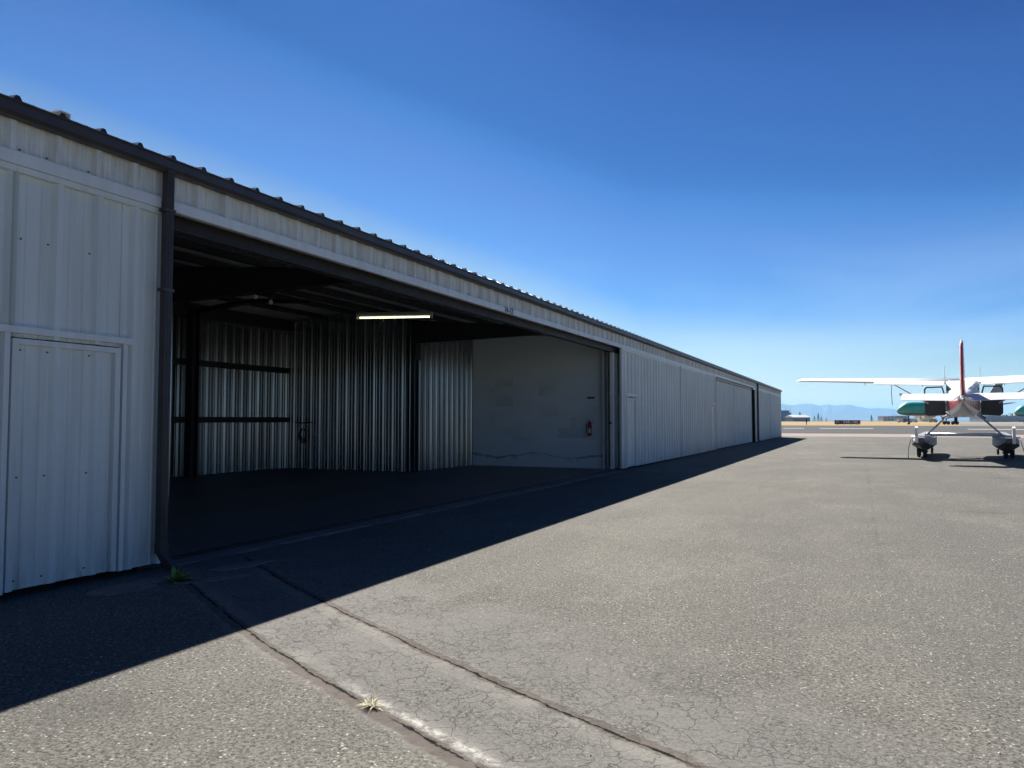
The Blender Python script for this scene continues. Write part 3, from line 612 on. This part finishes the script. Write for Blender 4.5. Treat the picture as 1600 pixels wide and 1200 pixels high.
# loose stones / litter specks
random.seed(21); m = MB()
for i in range(150):
    x = random.uniform(-4.3, 2.5); y = random.uniform(2.4, 11); r = random.uniform(.003, .008)
    i0 = len(m.v)
    for dx, dy, dz in ((1, 0, .4), (0, 1, .4), (-1, 0, .4), (0, -1, .4), (0, 0, 1.1), (0, 0, -.1)): m.v.append((x+dx*r*random.uniform(.7, 1.3), y+dy*r*random.uniform(.7, 1.3), dz*r))
    for a, b in ((0, 1), (1, 2), (2, 3), (3, 0)): m.face([i0+a, i0+b, i0+4]); m.face([i0+b, i0+a, i0+5])
tag(m.build('loose_gravel', M['offwhite']), 'pale grit scattered over the near asphalt', 'gravel', kind='stuff')
#@@PLANE
# ------------------------------------------------------------------ floatplane
RW = 34.5; HD = math.atan2(*( at(1505.5, 657, 1).xy )) # bearing of the machine
P = empty('floatplane', 'white and red high wing floatplane seen from behind with both cabin doors open', 'plane', (RW*math.sin(HD), RW*math.cos(HD), 0), math.pi/2-HD)
# local: x forward, y left, z up
def sec(x, zc, hw, hh, e=2.4, n_=24, flat=0):
    out = []
    for j in range(n_):
        q = 2*math.pi*j/n_; c, s_ = math.cos(q), math.sin(q)
        out.append((x, hw*math.copysign(abs(c)**(2/e), c), zc+hh*math.copysign(abs(s_)**(2/e), s_)))
    return out
m = MB()
S = [(-5.75, 2.12, .03, .10, 2), (-5.5, 2.10, .07, .17, 2), (-4.6, 2.08, .17, .27, 2.1), (-3.4, 2.08, .30, .40, 2.3), (-2.2, 2.10, .44, .53, 2.6), (-1.2, 2.15, .54, .63, 3.2), (-.3, 2.2, .57, .68, 3.6), (.9, 2.2, .57, .67, 3.4), (1.45, 2.08, .53, .52, 3), (1.9, 1.98, .5, .38, 2.6), (2.7, 1.95, .42, .34, 2.3), (3.0, 1.95, .22, .2, 2)]
def fm(a, j):
    q = (j+.5)/24*2*math.pi; s_ = math.sin(q)
    return 1 if -.42 < s_ < .02 and a < 9 else (2 if s_ <= -.42 else 0)  # lowest faces go grey: the belly's shade is put into the colour
m.loft([sec(*s_) for s_ in S], mif=fm)
fu = m.build('fuselage', [M['white'], M['red'], M['alu']], P)
m = MB(); m.loft([[(x, q*w, z) for q, z in ((-1, z0), (-1, z1-.06), (-.82, z1), (.82, z1), (1, z1-.06), (1, z0))] for x, w, z0, z1 in ((-.4, .55, 2.5, 2.93), (-1.15, .54, 2.4, 2.90), (-1.9, .38, 2.35, 2.70), (-2.7, .22, 2.3, 2.56), (-3.4, .1, 2.3, 2.44))], sm=False); m.build('cabin_fairing', M['white'], P)
# rear window + windshield
for s_ in (-1, 1):
    m = MB(); m.hexa([(-1.22, s_*.515, 2.50), (-2.0, s_*.352, 2.50), (-2.0, s_*.372, 2.50), (-1.22, s_*.535, 2.50), (-1.22, s_*.515, 2.76), (-2.0, s_*.352, 2.56), (-2.0, s_*.372, 2.56), (-1.22, s_*.54, 2.76)])
    m.build('rear_window', M['darkglass'], P)
m = MB(); m.hexa([(.95, -.5, 2.40), (1.52, -.45, 2.40), (1.52, .45, 2.40), (.95, .5, 2.40), (.9, -.45, 2.84), (1.0, -.4, 2.84), (1.0, .4, 2.84), (.9, .45, 2.84)]); m.build('windshield', M['darkglass'], P)
# wing
def airfoil(xl, ch, y, z, t=.12, n_=9, inc=.04):
    up = []; lo = []
    for i in range(n_+1):
        u = (1-math.cos(math.pi*i/n_))/2
        yt = 5*t*(.2969*math.sqrt(u)-.126*u-.3516*u*u+.2843*u**3-.1036*u**4); cb = .025*(1-(2*u-.8)**2) if u < .9 else .0
        up.append((xl-u*ch, y, z+(yt+cb)*ch-inc*u*ch)); lo.append((xl-u*ch, y, z+(-yt+cb)*ch-inc*u*ch))
    return up+lo[-2:0:-1]
def wing(s_):
    m = MB()
    m.loft([airfoil(.45, 1.62, s_*.02, 2.91, .14, inc=.06), airfoil(.45, 1.62, s_*2.6, 2.99, .14, inc=.06), airfoil(.40, 1.50, s_*3.2, 3.01, .14, inc=.05), airfoil(.25, 1.12, s_*5.85, 3.10, .12, inc=.04), airfoil(.1, .8, s_*6.02, 3.08, .06, inc=.04)])
    w = m.build('wing', M['white'], P)
    m = MB()   # drooped flap
    m.hexa([(-1.10, s_*.6, 2.80), (-1.50, s_*.6, 2.715), (-1.50, s_*3.0, 2.80), (-1.10, s_*3.0, 2.89), (-1.10, s_*.6, 2.885), (-1.52, s_*.6, 2.73), (-1.52, s_*3.0, 2.815), (-1.10, s_*3.0, 2.965)])
    m.build('flap', M['white'], w)
    m = MB(); m.tube([(-.55, s_*1.35, 2.72), (-.55, s_*1.35, 2.92)], .012, 6); m.build('flap_bracket', M['steel'], w); m = MB(); m.tube([(-.55, s_*3.4, 2.82), (-.55, s_*3.4, 2.95)], .012, 6); m.build('flap_bracket', M['steel'], w)
    m = MB(); m.tube([(-.75, s_*.58, 2.98), (-.78, s_*.58, 3.12), (-.82, s_*.58, 3.50)], [.02, .012, .006], 6); m.build('antenna', M['offwhite'], w)
    m = MB(); m.hexa([(.96, s_*.52, 1.66), (.82, s_*.52, 1.66), (.82, s_*.56, 1.62), (.96, s_*.56, 1.62), (.15, s_*2.43, 2.90), (.02, s_*2.43, 2.90), (.02, s_*2.50, 2.90), (.15, s_*2.50, 2.90)])
    m.build('wing_strut', M['alu'], P)
    # open cabin door: hinged forward, standing straight out
    dr = MB(); y0, y1 = s_*.60, s_*1.33; x0, x1 = .55, .60
    def bar(ya, za, yb, zb, w_=.055):
        d = Vector((0, yb-ya, zb-za)).normalized(); nn = Vector((0, -d.z, d.y))*w_/2
        a, b = Vector((0, ya, za)), Vector((0, yb, zb))
        pts = [a-nn, b-nn, b+nn, a+nn]
        dr.hexa([(x0, p.y, p.z) for p in pts]+[(x1, p.y, p.z) for p in pts])
    dr.prism([(y0, 1.62), (y1-s_*.1, 1.58), (y1, 1.68), (y1, 2.30), (y0, 2.30)], 0, x0, x1)
    bar(y1, 2.29, y1-s_*.01, 2.66); bar(y1-s_*.005, 2.64, y1-s_*.08, 2.73); bar(y1-s_*.06, 2.725, y0+s_*.10, 2.735); bar(y0+s_*.11, 2.74, y0, 2.30)
    d = dr.build('cabin_door', M['doorlin'], P)
    m = MB(); m.prism([(y0+s_*.02, 2.305), (y1-s_*.03, 2.305), (y1-s_*.03, 2.64), (y1-s_*.09, 2.70), (y0+s_*.12, 2.70)], 0, .571, .575); m.build('door_window', M['glass'], d)
    # tail plane
    m = MB()
    m.loft([airfoil(-4.55, .75, s_*.03, 2.24, .10, inc=.0), airfoil(-4.75, .55, s_*1.72, 2.27, .09, inc=.0)]); st = m.build('stabilizer', M['white'], P)
    m = MB()
    m.hexa([(-5.26, s_*.06, 2.20), (-5.86, s_*.30, 2.03), (-5.70, s_*1.80, 2.07), (-5.26, s_*1.78, 2.24), (-5.26, s_*.06, 2.27), (-5.87, s_*.30, 2.045), (-5.71, s_*1.80, 2.085), (-5.26, s_*1.78, 2.30)])
    m.hexa([(-5.05, s_*1.74, 2.22), (-5.26, s_*1.72, 2.22), (-5.26, s_*1.86, 2.25), (-5.05, s_*1.86, 2.25), (-5.05, s_*1.74, 2.29), (-5.26, s_*1.72, 2.30), (-5.26, s_*1.86, 2.33), (-5.05, s_*1.86, 2.32)])
    m.build('elevator', M['white'], P)
    # float
    Y = s_*1.34; m = MB(); rings = []
    for x, zk, zc, zd, w_ in ((-3.75, .62, .66, .78, .16), (-3.3, .47, .56, .80, .27), (-2.4, .33, .50, .82, .33), (-1.0, .26, .46, .83, .37), (-.95, .18, .44, .83, .38), (.8, .17, .44, .84, .39), (2.4, .22, .48, .86, .36), (3.3, .38, .60, .90, .27), (3.8, .70, .76, .92, .08)):
        rings.append([(x, Y, zk), (x, Y+w_, zc), (x, Y+w_*.97, zd-.10), (x, Y+w_*.62, zd), (x, Y-w_*.62, zd), (x, Y-w_*.97, zd-.10), (x, Y-w_, zc)])
    m.loft(rings, sm=False, mif=lambda a, j: 1 if j in (0, 6) else 0); fl = m.build('float', [M['greyalu'], M['hull']], P)
    m = MB(); # water rudder, swung up
    m.prism([(-3.72, .62), (-3.98, .62), (-4.05, .85), (-3.98, 1.14), (-3.86, 1.2), (-3.76, .95)], 1, Y-.045+s_*.10, Y+.045+s_*.10); m.box(-3.8, -3.6, Y-.14, Y+.3*s_ if s_ > 0 else Y+.14, .80, .83)
    m.build('water_rudder', M['white'], fl)
    m = MB(); m.tube([(-3.4, Y-.3, .82), (-3.4, Y+.3, .82)], .025, 6); m.build('rudder_bar', M['alu'], fl); m = MB(); m.tube([(-2.6, Y-.12*s_, .82), (-2.6, Y-.12*s_, .90), (-2.45, Y-.12*s_, .90)], .02, 6); m.build('cleat', M['alu'], fl)
    # main wheels and bow wheel
    for dy in (-.10, .10):
        m = MB(); m.lathe([(.05, -.07), (.17, -.07), (.215, -.05), (.23, 0), (.215, .05), (.17, .07), (.05, .07)], (-1.35, Y+s_*.05+dy, .23), 1, 20); wl = m.build('wheel', M['black'], P)
        m = MB(); m.lathe([(.001, -.072), (.09, -.072), (.09, .072), (.001, .072)], (-1.35, Y+s_*.05+dy, .23), 1, 12); m.build('hub', M['greyalu'], wl)
    m = MB(); m.box(-1.45, -1.25, Y+s_*.05-.025, Y+s_*.05+.025, .20, .50); m.tube([(-1.35, Y-.16, .23), (-1.35, Y+.16, .23)], .03, 8); m.build('gear_leg', M['steel'], P)
    m = MB(); m.lathe([(.05, -.045), (.11, -.045), (.13, -.03), (.135, 0), (.13, .03), (.11, .045), (.05, .045)], (2.9, Y-s_*.15, .135), 1, 18); wl = m.build('bow_wheel', M['black'], P)
    m = MB(); m.lathe([(.001, -.047), (.055, -.047), (.055, .047), (.001, .047)], (2.9, Y-s_*.15, .135), 1, 12); m.build('hub', M['white'], wl)
    m = MB(); m.tube([(2.9, Y-s_*.2, .135), (2.95, Y-s_*.16, .35), (3.1, Y, .55)], .022, 6); m.build('bow_leg', M['alu'], P)
    # float struts
    for xa, xb in ((-.95, -.75), (1.3, 1.5)):
        m = MB(); m.hexa([(xa-.05, Y-s_*.10, .83), (xa+.05, Y-s_*.10, .83), (xa+.05, Y-s_*.05, .83), (xa-.05, Y-s_*.05, .83), (xb-.05, s_*.44, 1.66), (xb+.05, s_*.44, 1.66), (xb+.05, s_*.49, 1.66), (xb-.05, s_*.49, 1.66)]); m.build('float_strut', M['alu'], P)
    m = MB(); m.tube([(-.9, Y-s_*.08, .85), (1.35, s_*.46, 1.62)], .006, 5); m.build('brace_wire', M['steel'], P)
    # ropes
    m = MB(); m.tube([(-.3, s_*2.45, 2.90), (-.29, s_*2.46, 2.5), (-.3, s_*2.44, 2.02)], .012, 6); m.build('hanging_rope', M['rope'], P)
    r = MB(); r.tube([(-2.9, Y+s_*.33, .72), (-3.0, Y+s_*.42, .35), (-3.05, Y+s_*(.42 if s_ > 0 else .5), .0)], .014, 6); o = r.build('tie_down_strap', M['offwhite'], P)
for s_ in (1, -1): wing(s_)
# fin, rudder
m = MB(); m.loft([[(x+dx, dy, z) for dx, dy in ((.35*k, 0), (.18*k, .05*w), (-.25*k, .065*w), (-.35*k, .0), (-.25*k, -.065*w), (.18*k, -.05*w))] for x, z, k, w in ((-4.7, 2.25, 1.6, 1.3), (-5.0, 2.8, 1.25, 1.2), (-5.3, 3.4, .95, 1.0), (-5.55, 3.93, .7, .8))]); m.build('fin', M['white'], P)
m = MB(); m.loft([[(x+dx, dy, z) for dx, dy in ((0, .06*w), (-.30*k, .04*w), (-.42*k, 0.0), (-.30*k, -.04*w), (0, -.06*w))] for x, z, k, w in ((-5.42, 2.22, 1.1, 1.1), (-5.52, 2.8, 1.05, 1.05), (-5.62, 3.4, .9, .95), (-5.72, 3.98, .65, .75))]); m.build('rudder', M['red'], P)
m = MB(); m.lathe([(.001, -5.92), (.03, -5.90), (.045, -5.78), (.04, -5.7), (.001, -5.69)], (0, 0, 2.08), 0, 10); m.build('tail_light', M['offwhite'], P)
m = MB(); m.tube([(-.88, -1.24, .86), (-.88, 1.24, .86)], .06, 10); m.build('spreader_bar', M['white'], P)
m = MB(); m.tube([(1.38, -1.24, .86), (1.38, 1.24, .86)], .04, 10); m.build('spreader_bar', M['alu'], P)
m = MB(); m.tube([(.9, .24, 1.62), (.9, .26, 1.5), (.75, .27, 1.30)], .06, 10); m.build('exhaust', M['steel'], P)
m = MB(); m.lathe([(.16, 3.0), (.15, 3.1), (.10, 3.25), (.01, 3.33)], (0, 0, 1.95), 0, 16); sp = m.build('spinner', M['white'], P)
for a in (math.pi/2, math.pi/2+2*math.pi/3, math.pi/2+4*math.pi/3):
    m = MB(); d = Vector((0, math.cos(a), math.sin(a))); e = Vector((0, -math.sin(a), math.cos(a))); c0 = Vector((3.12, 0, 1.95)); rg = []
    for r, w_, tw in ((.1, .04, .8), (.35, .075, .6), (.7, .065, .35), (.93, .03, .2)):
        p = c0+d*r; q1 = e*(w_*math.cos(tw))+Vector((1, 0, 0))*(w_*math.sin(tw)); q2 = (e*(-math.sin(tw))+Vector((1, 0, 0))*math.cos(tw))*.012
        rg.append([p+q1, p+q2, p-q1, p-q2])
    m.loft(rg); m.build('propeller_blade', M['steel'], sp)
#@@END
# ------------------------------------------------------------------ far things
DG = 250
p0 = at(1304, 657, DG); p1 = at(1344, 657, DG); c_ = (p0+p1)/2; wS = (p1-p0).length
t = empty('runway_sign', 'low red and black runway sign reading F1-34R-16L in the dry grass', 'sign', (c_.x, c_.y, 0), math.atan2((p1-p0).y, (p1-p0).x))
m = MB(); m.box(-wS/2+2.1, wS/2, -.12, .12, .25, 1.42); m.build('sign_panel', M['signred'], t)
m = MB(); m.box(-wS/2, -wS/2+2.095, -.12, .12, .25, 1.42); m.build('sign_panel', M['signblack'], t)
m = MB(); m.box(-wS/2-.06, wS/2+.06, -.14, .14, 1.421, 1.5); m.box(-wS/2-.06, wS/2+.06, -.14, .14, .17, .249); m.build('sign_frame', M['signblack'], t)
for q in (-3.2, -1.1, 1.1, 3.2):
    m = MB(); m.box(q-.08, q+.08, -.08, .08, 0, .168); m.build('leg', M['signblack'], t)
text('lettering', 'F1', 1.05, M['signyellow'], t, (-wS/2+1.05, -.125, .83), (math.pi/2, 0, 0), .004)
text('lettering', '34R-16L', 1.3, M['signwhite'], t, (1.05, -.125, .83), (math.pi/2, 0, 0), .004)
p = at(1260, 657, 250); m = MB(); m.box(-.25, .25, -.25, .25, .9, 1.9); m.tube([(0, 0, 0), (0, 0, .92)], .12, 8); o = m.build('marker_post', M['steel']); o.location = (p.x, p.y, 0); tag(o, 'short dark marker box on a post in the dry grass', 'post')

def far_building(name, label, cat, x0, x1, ytop, ybase, D, depth, wallm, roofm, gable=0, windows=0, winm=None, group=None):
    a, b = at(x0, 657, D), at(x1, 657, D); w = (b-a).length; zt = at((x0+x1)/2, ytop, D).z
    t = empty(name, label, cat, (a.x, a.y, 0), math.atan2((b-a).y, (b-a).x), group)
    m = MB(); m.box(0, w, 0, depth, -.01, zt-gable); m.build('wall', wallm, t)
    m = MB()
    if gable: m.prism([(-1, zt-gable+.02), (depth/2, zt), (depth+1, zt-gable+.02)], 0, -.5, w+.5)
    else: m.box(-.4, w+.4, -.4, depth+.4, zt+.01, zt+.5)
    m.build('roof', roofm, t)
    if windows:
        for r in range(windows):
            zz = (zt-gable)*(r+.45)/windows; hh = (zt-gable)*.28/windows*1.2
            for k in range(int(w/6)):
                m = MB(); m.box(2+k*6, 4.6+k*6, -.12, -.01, zz, zz+hh); m.build('window', winm or M['windowdark'], t)
    return t
D1 = 1050
t = far_building('hangar_building', 'dark blue hangar block far off past the corner of the hangar row', 'building', 1205, 1236.5, 645.5, 655, D1, 40, M['navy'], M['dkgrey'])
m = MB(); m.box(12, 27, 5, 20, 9, 15.2); m.build('roof_tower', M['dkgrey'], t)
for q in (8, 23, 29):
    m = MB(); m.tube([(q, 8, 8), (q, 8, 18+q*.1)], .14, 5); m.build('mast', M['steel'], t)
far_building('storage_hangar', 'low far hangar with pale sloping metal roof and dark walls', 'building', 1239, 1266, 648.2, 655, D1-50, 30, M['dkgrey'], M['ltroof'], 3.2)
far_building('apartment_block', 'long pinkish flat roofed block far off under the left wing strut', 'building', 1380, 1399, 650.6, 655, 1250, 18, M['pink'], M['offwhite'], 0, 2)
far_building('apartment_block', 'small pinkish block just left of the airliner nose, below its radome', 'building', 1400.5, 1421, 650.2, 655, 1280, 18, M['pink'], M['dkgrey'], 0, 2)
far_building('terminal_building', 'off white boxy building far under the teal airliner belly', 'building', 1441, 1453, 649.2, 655, 900, 18, M['offwhite'], M['ltroof'], 0, 1)
far_building('warehouse', 'long low grey warehouse far right beneath the parked floatplane wing', 'building', 1538, 1612, 650.2, 655, 760, 25, M['tealgrey'], M['ltroof'])
def conifer(x, ytop, D, wpx, label, seed, base=1.2):
    random.seed(seed); b = at(x, 657, D); zt = at(x, ytop, D).z; r0 = wpx*.85*D/F_PX
    t = empty('conifer_tree', label, 'tree', (b.x, b.y, 0), 0, 'far conifers beyond the field')
    m = MB(); m.tube([(0, 0, 0), (0, 0, zt*.9)], [zt*.025, zt*.008], 6); m.build('trunk', M['bark'], t)
    m = MB()
    for i in range(420):
        h = random.random()**.8; z = zt*(.10+.9*h); rr = r0*(1-h*.96)*random.uniform(.35, 1.12); q = random.uniform(0, 6.283)
        c = Vector((rr*math.cos(q), rr*math.sin(q), z-rr*.25)); s_ = zt*.045*random.uniform(.6, 1.3)
        d = Vector((math.cos(q), math.sin(q), -.35)); e = Vector((-math.sin(q), math.cos(q), random.uniform(-.3, .3)))
        m.face([m.vert(c-d*s_), m.vert(c+e*s_*.7), m.vert(c+d*s_*1.3), m.vert(c-e*s_*.7)])
    m.build('crown', M['conifer'], t, fixn=False)
for i, (x, y, D, w, lab) in enumerate(((1250, 643.5, 1080, 5, 'conifer rising behind the pale roofed far hangar'), (1278.5, 646, 900, 4, 'tallest slim conifer right of the far hangars'), (1272.5, 650, 950, 4.5, 'bushy conifer touching the pale roofed far hangar'), (1283.5, 651, 900, 3.6, 'short conifer just right of the tallest slim one'), (1291, 653, 900, 3, 'smallest conifer at the right end of the far clump'), (1361.8, 648.5, 850, 4.2, 'lone conifer right of the runway sign'), (1400, 650, 1100, 4, 'conifer between the two pinkish blocks'), (1439, 649.5, 880, 5, 'dark conifer left of the off white boxy building'))):
    conifer(x, y, D, w, lab, 40+i)
# tree line far right
random.seed(61)
a, b = at(1534, 657, 880), at(1625, 657, 880); m = MB()
for i in range(4200):
    u = random.random(); p = a.lerp(b, u); hh = 8.0*(.75+.25*math.sin(u*37)+.2*math.sin(u*91+1)); z = random.random()**.7*hh; s_ = random.uniform(.4, 1.1)
    c = Vector((p.x+random.uniform(-5, 5), p.y+random.uniform(-5, 5), z)); d = Vector((random.uniform(-1, 1), random.uniform(-1, 1), random.uniform(-1, 1))).normalized(); e = d.orthogonal().normalized()
    m.face([m.vert(c-d*s_), m.vert(c+e*s_), m.vert(c+d*s_), m.vert(c-e*s_)])
tag(m.build('far_woods', M['leaf'], fixn=False), 'far green tree line behind the warehouse', 'woods', kind='stuff')
# parked vehicles far off: small trucks by the field
def truck(x, D, mat, label):
    b = at(x, 657, D); t = empty('parked_van', label, 'van', (b.x, b.y, 0), YAW+.1, 'vans parked beyond the field')
    m = MB(); m.prism([(-3.0, .5), (2.6, .5), (2.6, 1.5), (1.9, 1.7), (1.3, 2.7), (-3.0, 2.8)], 1, -1.1, 1.1); m.build('body', mat, t)
    m = MB(); m.prism([(1.45, 1.75), (2.0, 1.72), (1.42, 2.6), (1.2, 2.6)], 1, -1.12, 1.12); m.build('window', M['darkglass'], t)
    for q in (-1.9, 1.7):
        for s_ in (-1, 1):
            m = MB(); m.lathe([(.01, -.12), (.42, -.12), (.42, .12), (.01, .12)], (q, s_*1.0, .42), 1, 12); m.build('wheel', M['black'], t)
for x, mt, lab in ((1409, 'offwhite', 'white van parked left of the other far vans'), (1417, 'dkgrey', 'dark van parked between two white far vans'), (1427, 'offwhite', 'white van parked right of the dark far van'), (1458, 'tealgrey', 'grey van parked right of the off white boxy building')):
    truck(x, 520, M[mt], lab)
# airliners
def airliner(label, nose, D, yaw, L_, dia, belly, finm):
    n0 = at(nose, 657, D); t = empty('airliner', label, 'airliner', (n0.x, n0.y, 0), yaw, 'teal airliners parked beyond the field')
    # local x runs from the nose to the tail
    R = dia/2; zc = belly+R; m = MB(); rings = []
    for x, k, dz, in ((0, .06, -.35), (.008, .26, -.33), (.022, .48, -.25), (.042, .70, -.14), (.07, .88, -.05), (.105, .98, 0), (.16, 1, 0), (.66, 1, 0), (.78, .82, .16), (.90, .5, .40), (.97, .22, .58), (1.0, .06, .62)):
        rings.append([(x*L_, R*k*math.cos(q), zc+R*dz+R*k*math.sin(q)) for q in [2*math.pi*j/28 for j in range(28)]])
    m.loft(rings, mif=lambda a, j: 1 if a < 1 else (2 if 3.75 < (j+.5)/28*2*math.pi < 5.67 else 0)); m.build('fuselage', [M['teal'], M['tealgrey'], M['dkgrey']], t)
    for s_ in (-1, 1):
        m = MB(); m.hexa([(.035*L_, s_*R*.10, zc+R*.20), (.055*L_, s_*R*.52, zc+R*.25), (.062*L_, s_*R*.56, zc+R*.27), (.04*L_, s_*R*.06, zc+R*.24), (.052*L_, s_*R*.10, zc+R*.42), (.066*L_, s_*R*.46, zc+R*.48), (.072*L_, s_*R*.5, zc+R*.5), (.058*L_, s_*R*.06, zc+R*.45)]); m.build('windshield', M['darkglass'], t)
        m = MB(); m.hexa([(.33*L_, s_*R*.8, belly+.4), (.58*L_, s_*R*.8, belly+.4), (.66*L_, s_*L_*.42, belly+2.3), (.60*L_, s_*L_*.42, belly+2.3), (.33*L_, s_*R*.8, belly+1.2), (.58*L_, s_*R*.8, belly+.8), (.66*L_, s_*L_*.42, belly+2.45), (.60*L_, s_*L_*.42, belly+2.5)]); m.build('wing', M['tealgrey'], t)
        m = MB(); m.lathe([(.9, 0), (1.15, .3), (1.2, 1.5), (.8, 3.6), (.5, 4.4)], (.33*L_, s_*L_*.17, belly+.1), 0, 16); m.build('engine', M['offwhite'], t)
        m = MB(); m.hexa([(.88*L_, s_*R*.3, zc+R*.5), (.97*L_, s_*R*.2, zc+R*.5), (1.01*L_, s_*L_*.17, zc+R*.8), (.97*L_, s_*L_*.17, zc+R*.8), (.88*L_, s_*R*.3, zc+R*.62), (.97*L_, s_*R*.2, zc+R*.56), (1.01*L_, s_*L_*.17, zc+R*.84), (.97*L_, s_*L_*.17, zc+R*.86)]); m.build('tailplane', M['tealgrey'], t)
        m = MB(); m.tube([(.5*L_, s_*2.6, .55), (.5*L_, s_*2.6, belly+.8)], .2, 8); m.lathe([(.1, -.3), (.55, -.3), (.6, 0), (.55, .3), (.1, .3)], (.5*L_-.6, s_*2.6, .6), 1, 14); m.lathe([(.1, -.3), (.55, -.3), (.6, 0), (.55, .3), (.1, .3)], (.5*L_+.7, s_*2.6, .6), 1, 14); m.build('main_gear', M['black'], t)
    m = MB(); m.hexa([(.80*L_, -.2, zc+R*.8), (.96*L_, -.12, zc+R*.7), (.96*L_, .12, zc+R*.7), (.80*L_, .2, zc+R*.8), (.93*L_, -.08, zc+R*.8+L_*.185), (1.0*L_, -.05, zc+R*.8+L_*.185), (1.0*L_, .05, zc+R*.8+L_*.185), (.93*L_, .08, zc+R*.8+L_*.185)]); m.build('fin', finm, t)
    m = MB(); m.tube([(.11*L_, 0, .45), (.11*L_, 0, belly+.3)], .13, 8); m.lathe([(.1, -.25), (.4, -.25), (.45, 0), (.4, .25), (.1, .25)], (.11*L_, 0, .45), 1, 14); m.build('nose_gear', M['black'], t)
    return t
airliner('teal primed airliner whose nose shows left of the floatplane cabin', 1401.5, 260, YAW-.46+.45, 36, 4.7, 3.0, M['tealgrey'])
airliner('teal primed airliner at the right edge with only its nose showing', 1585, 285, YAW-.5+.5, 36, 4.7, 2.6, M['tealgrey'])
# mountains
random.seed(77); m = MB()
ridge = [(900, 636), (1000, 631), (1100, 634), (1180, 632.5), (1220, 631.2), (1238, 632.6), (1256, 631.0), (1268, 630.8), (1283, 633.5), (1293, 631.4), (1308, 634), (1317, 632.2), (1332, 632.8), (1345, 636), (1358, 637.8), (1372, 637.2), (1388, 638.2), (1402, 640.0), (1430, 643), (1470, 646), (1520, 650), (1600, 652), (1700, 654)]
DM = 9000.; cols = []
X = 900
def ry(x):
    for (a, ya), (b, yb) in zip(ridge, ridge[1:]):
        if a <= x <= b: u = (x-a)/(b-a); u = u*u*(3-2*u); return ya+(yb-ya)*u
    return ridge[-1][1]
while X <= 1700:
    jit = random.uniform(-.55, .55); zt = at(X, ry(X)+jit, DM).z
    col = []
    for k in range(9):
        s_ = k/8; d = DM-1500+1500*s_; z = zt*(s_**1.3)*(1+random.uniform(-.10, .10)*(0 if k in (0, 8) else 1)); p = at(X, 657, d); col.append(m.vert((p.x, p.y, z-(.5 if k == 0 else 0))))
    p = at(X, 657, DM+1500); col.append(m.vert((p.x, p.y, -.5))); cols.append(col); X += 3.5
for a, b in zip(cols, cols[1:]):
    for k in range(9): m.face([a[k], b[k], b[k+1], a[k+1]], 0, True)
tag(m.build('mountains', M['mountain'], fixn=False), 'distant blue mountain ridge on the horizon', 'mountains', kind='structure')
# ------------------------------------------------------------------ haze
HAZE = True
if HAZE:
    m = MB(); m.box(-11500, 14500, -60, 14500, -1.05, 236); o = m.build('haze', bpy.data.materials.new('haze_air')); o['kind'] = 'stuff'
    hm = o.data.materials[0]; hm.use_nodes = True; t = hm.node_tree; t.nodes.clear()
    pv = t.nodes.new('ShaderNodeVolumePrincipled'); ou = t.nodes.new('ShaderNodeOutputMaterial'); t.links.new(pv.outputs[0], ou.inputs['Volume'])
    pv.inputs['Color'].default_value = (.30, .62, 1, 1); pv.inputs['Density'].default_value = 1.0e-4; pv.inputs['Anisotropy'].default_value = .2
    hm.cycles.homogeneous_volume = True if hasattr(hm.cycles, 'homogeneous_volume') else False
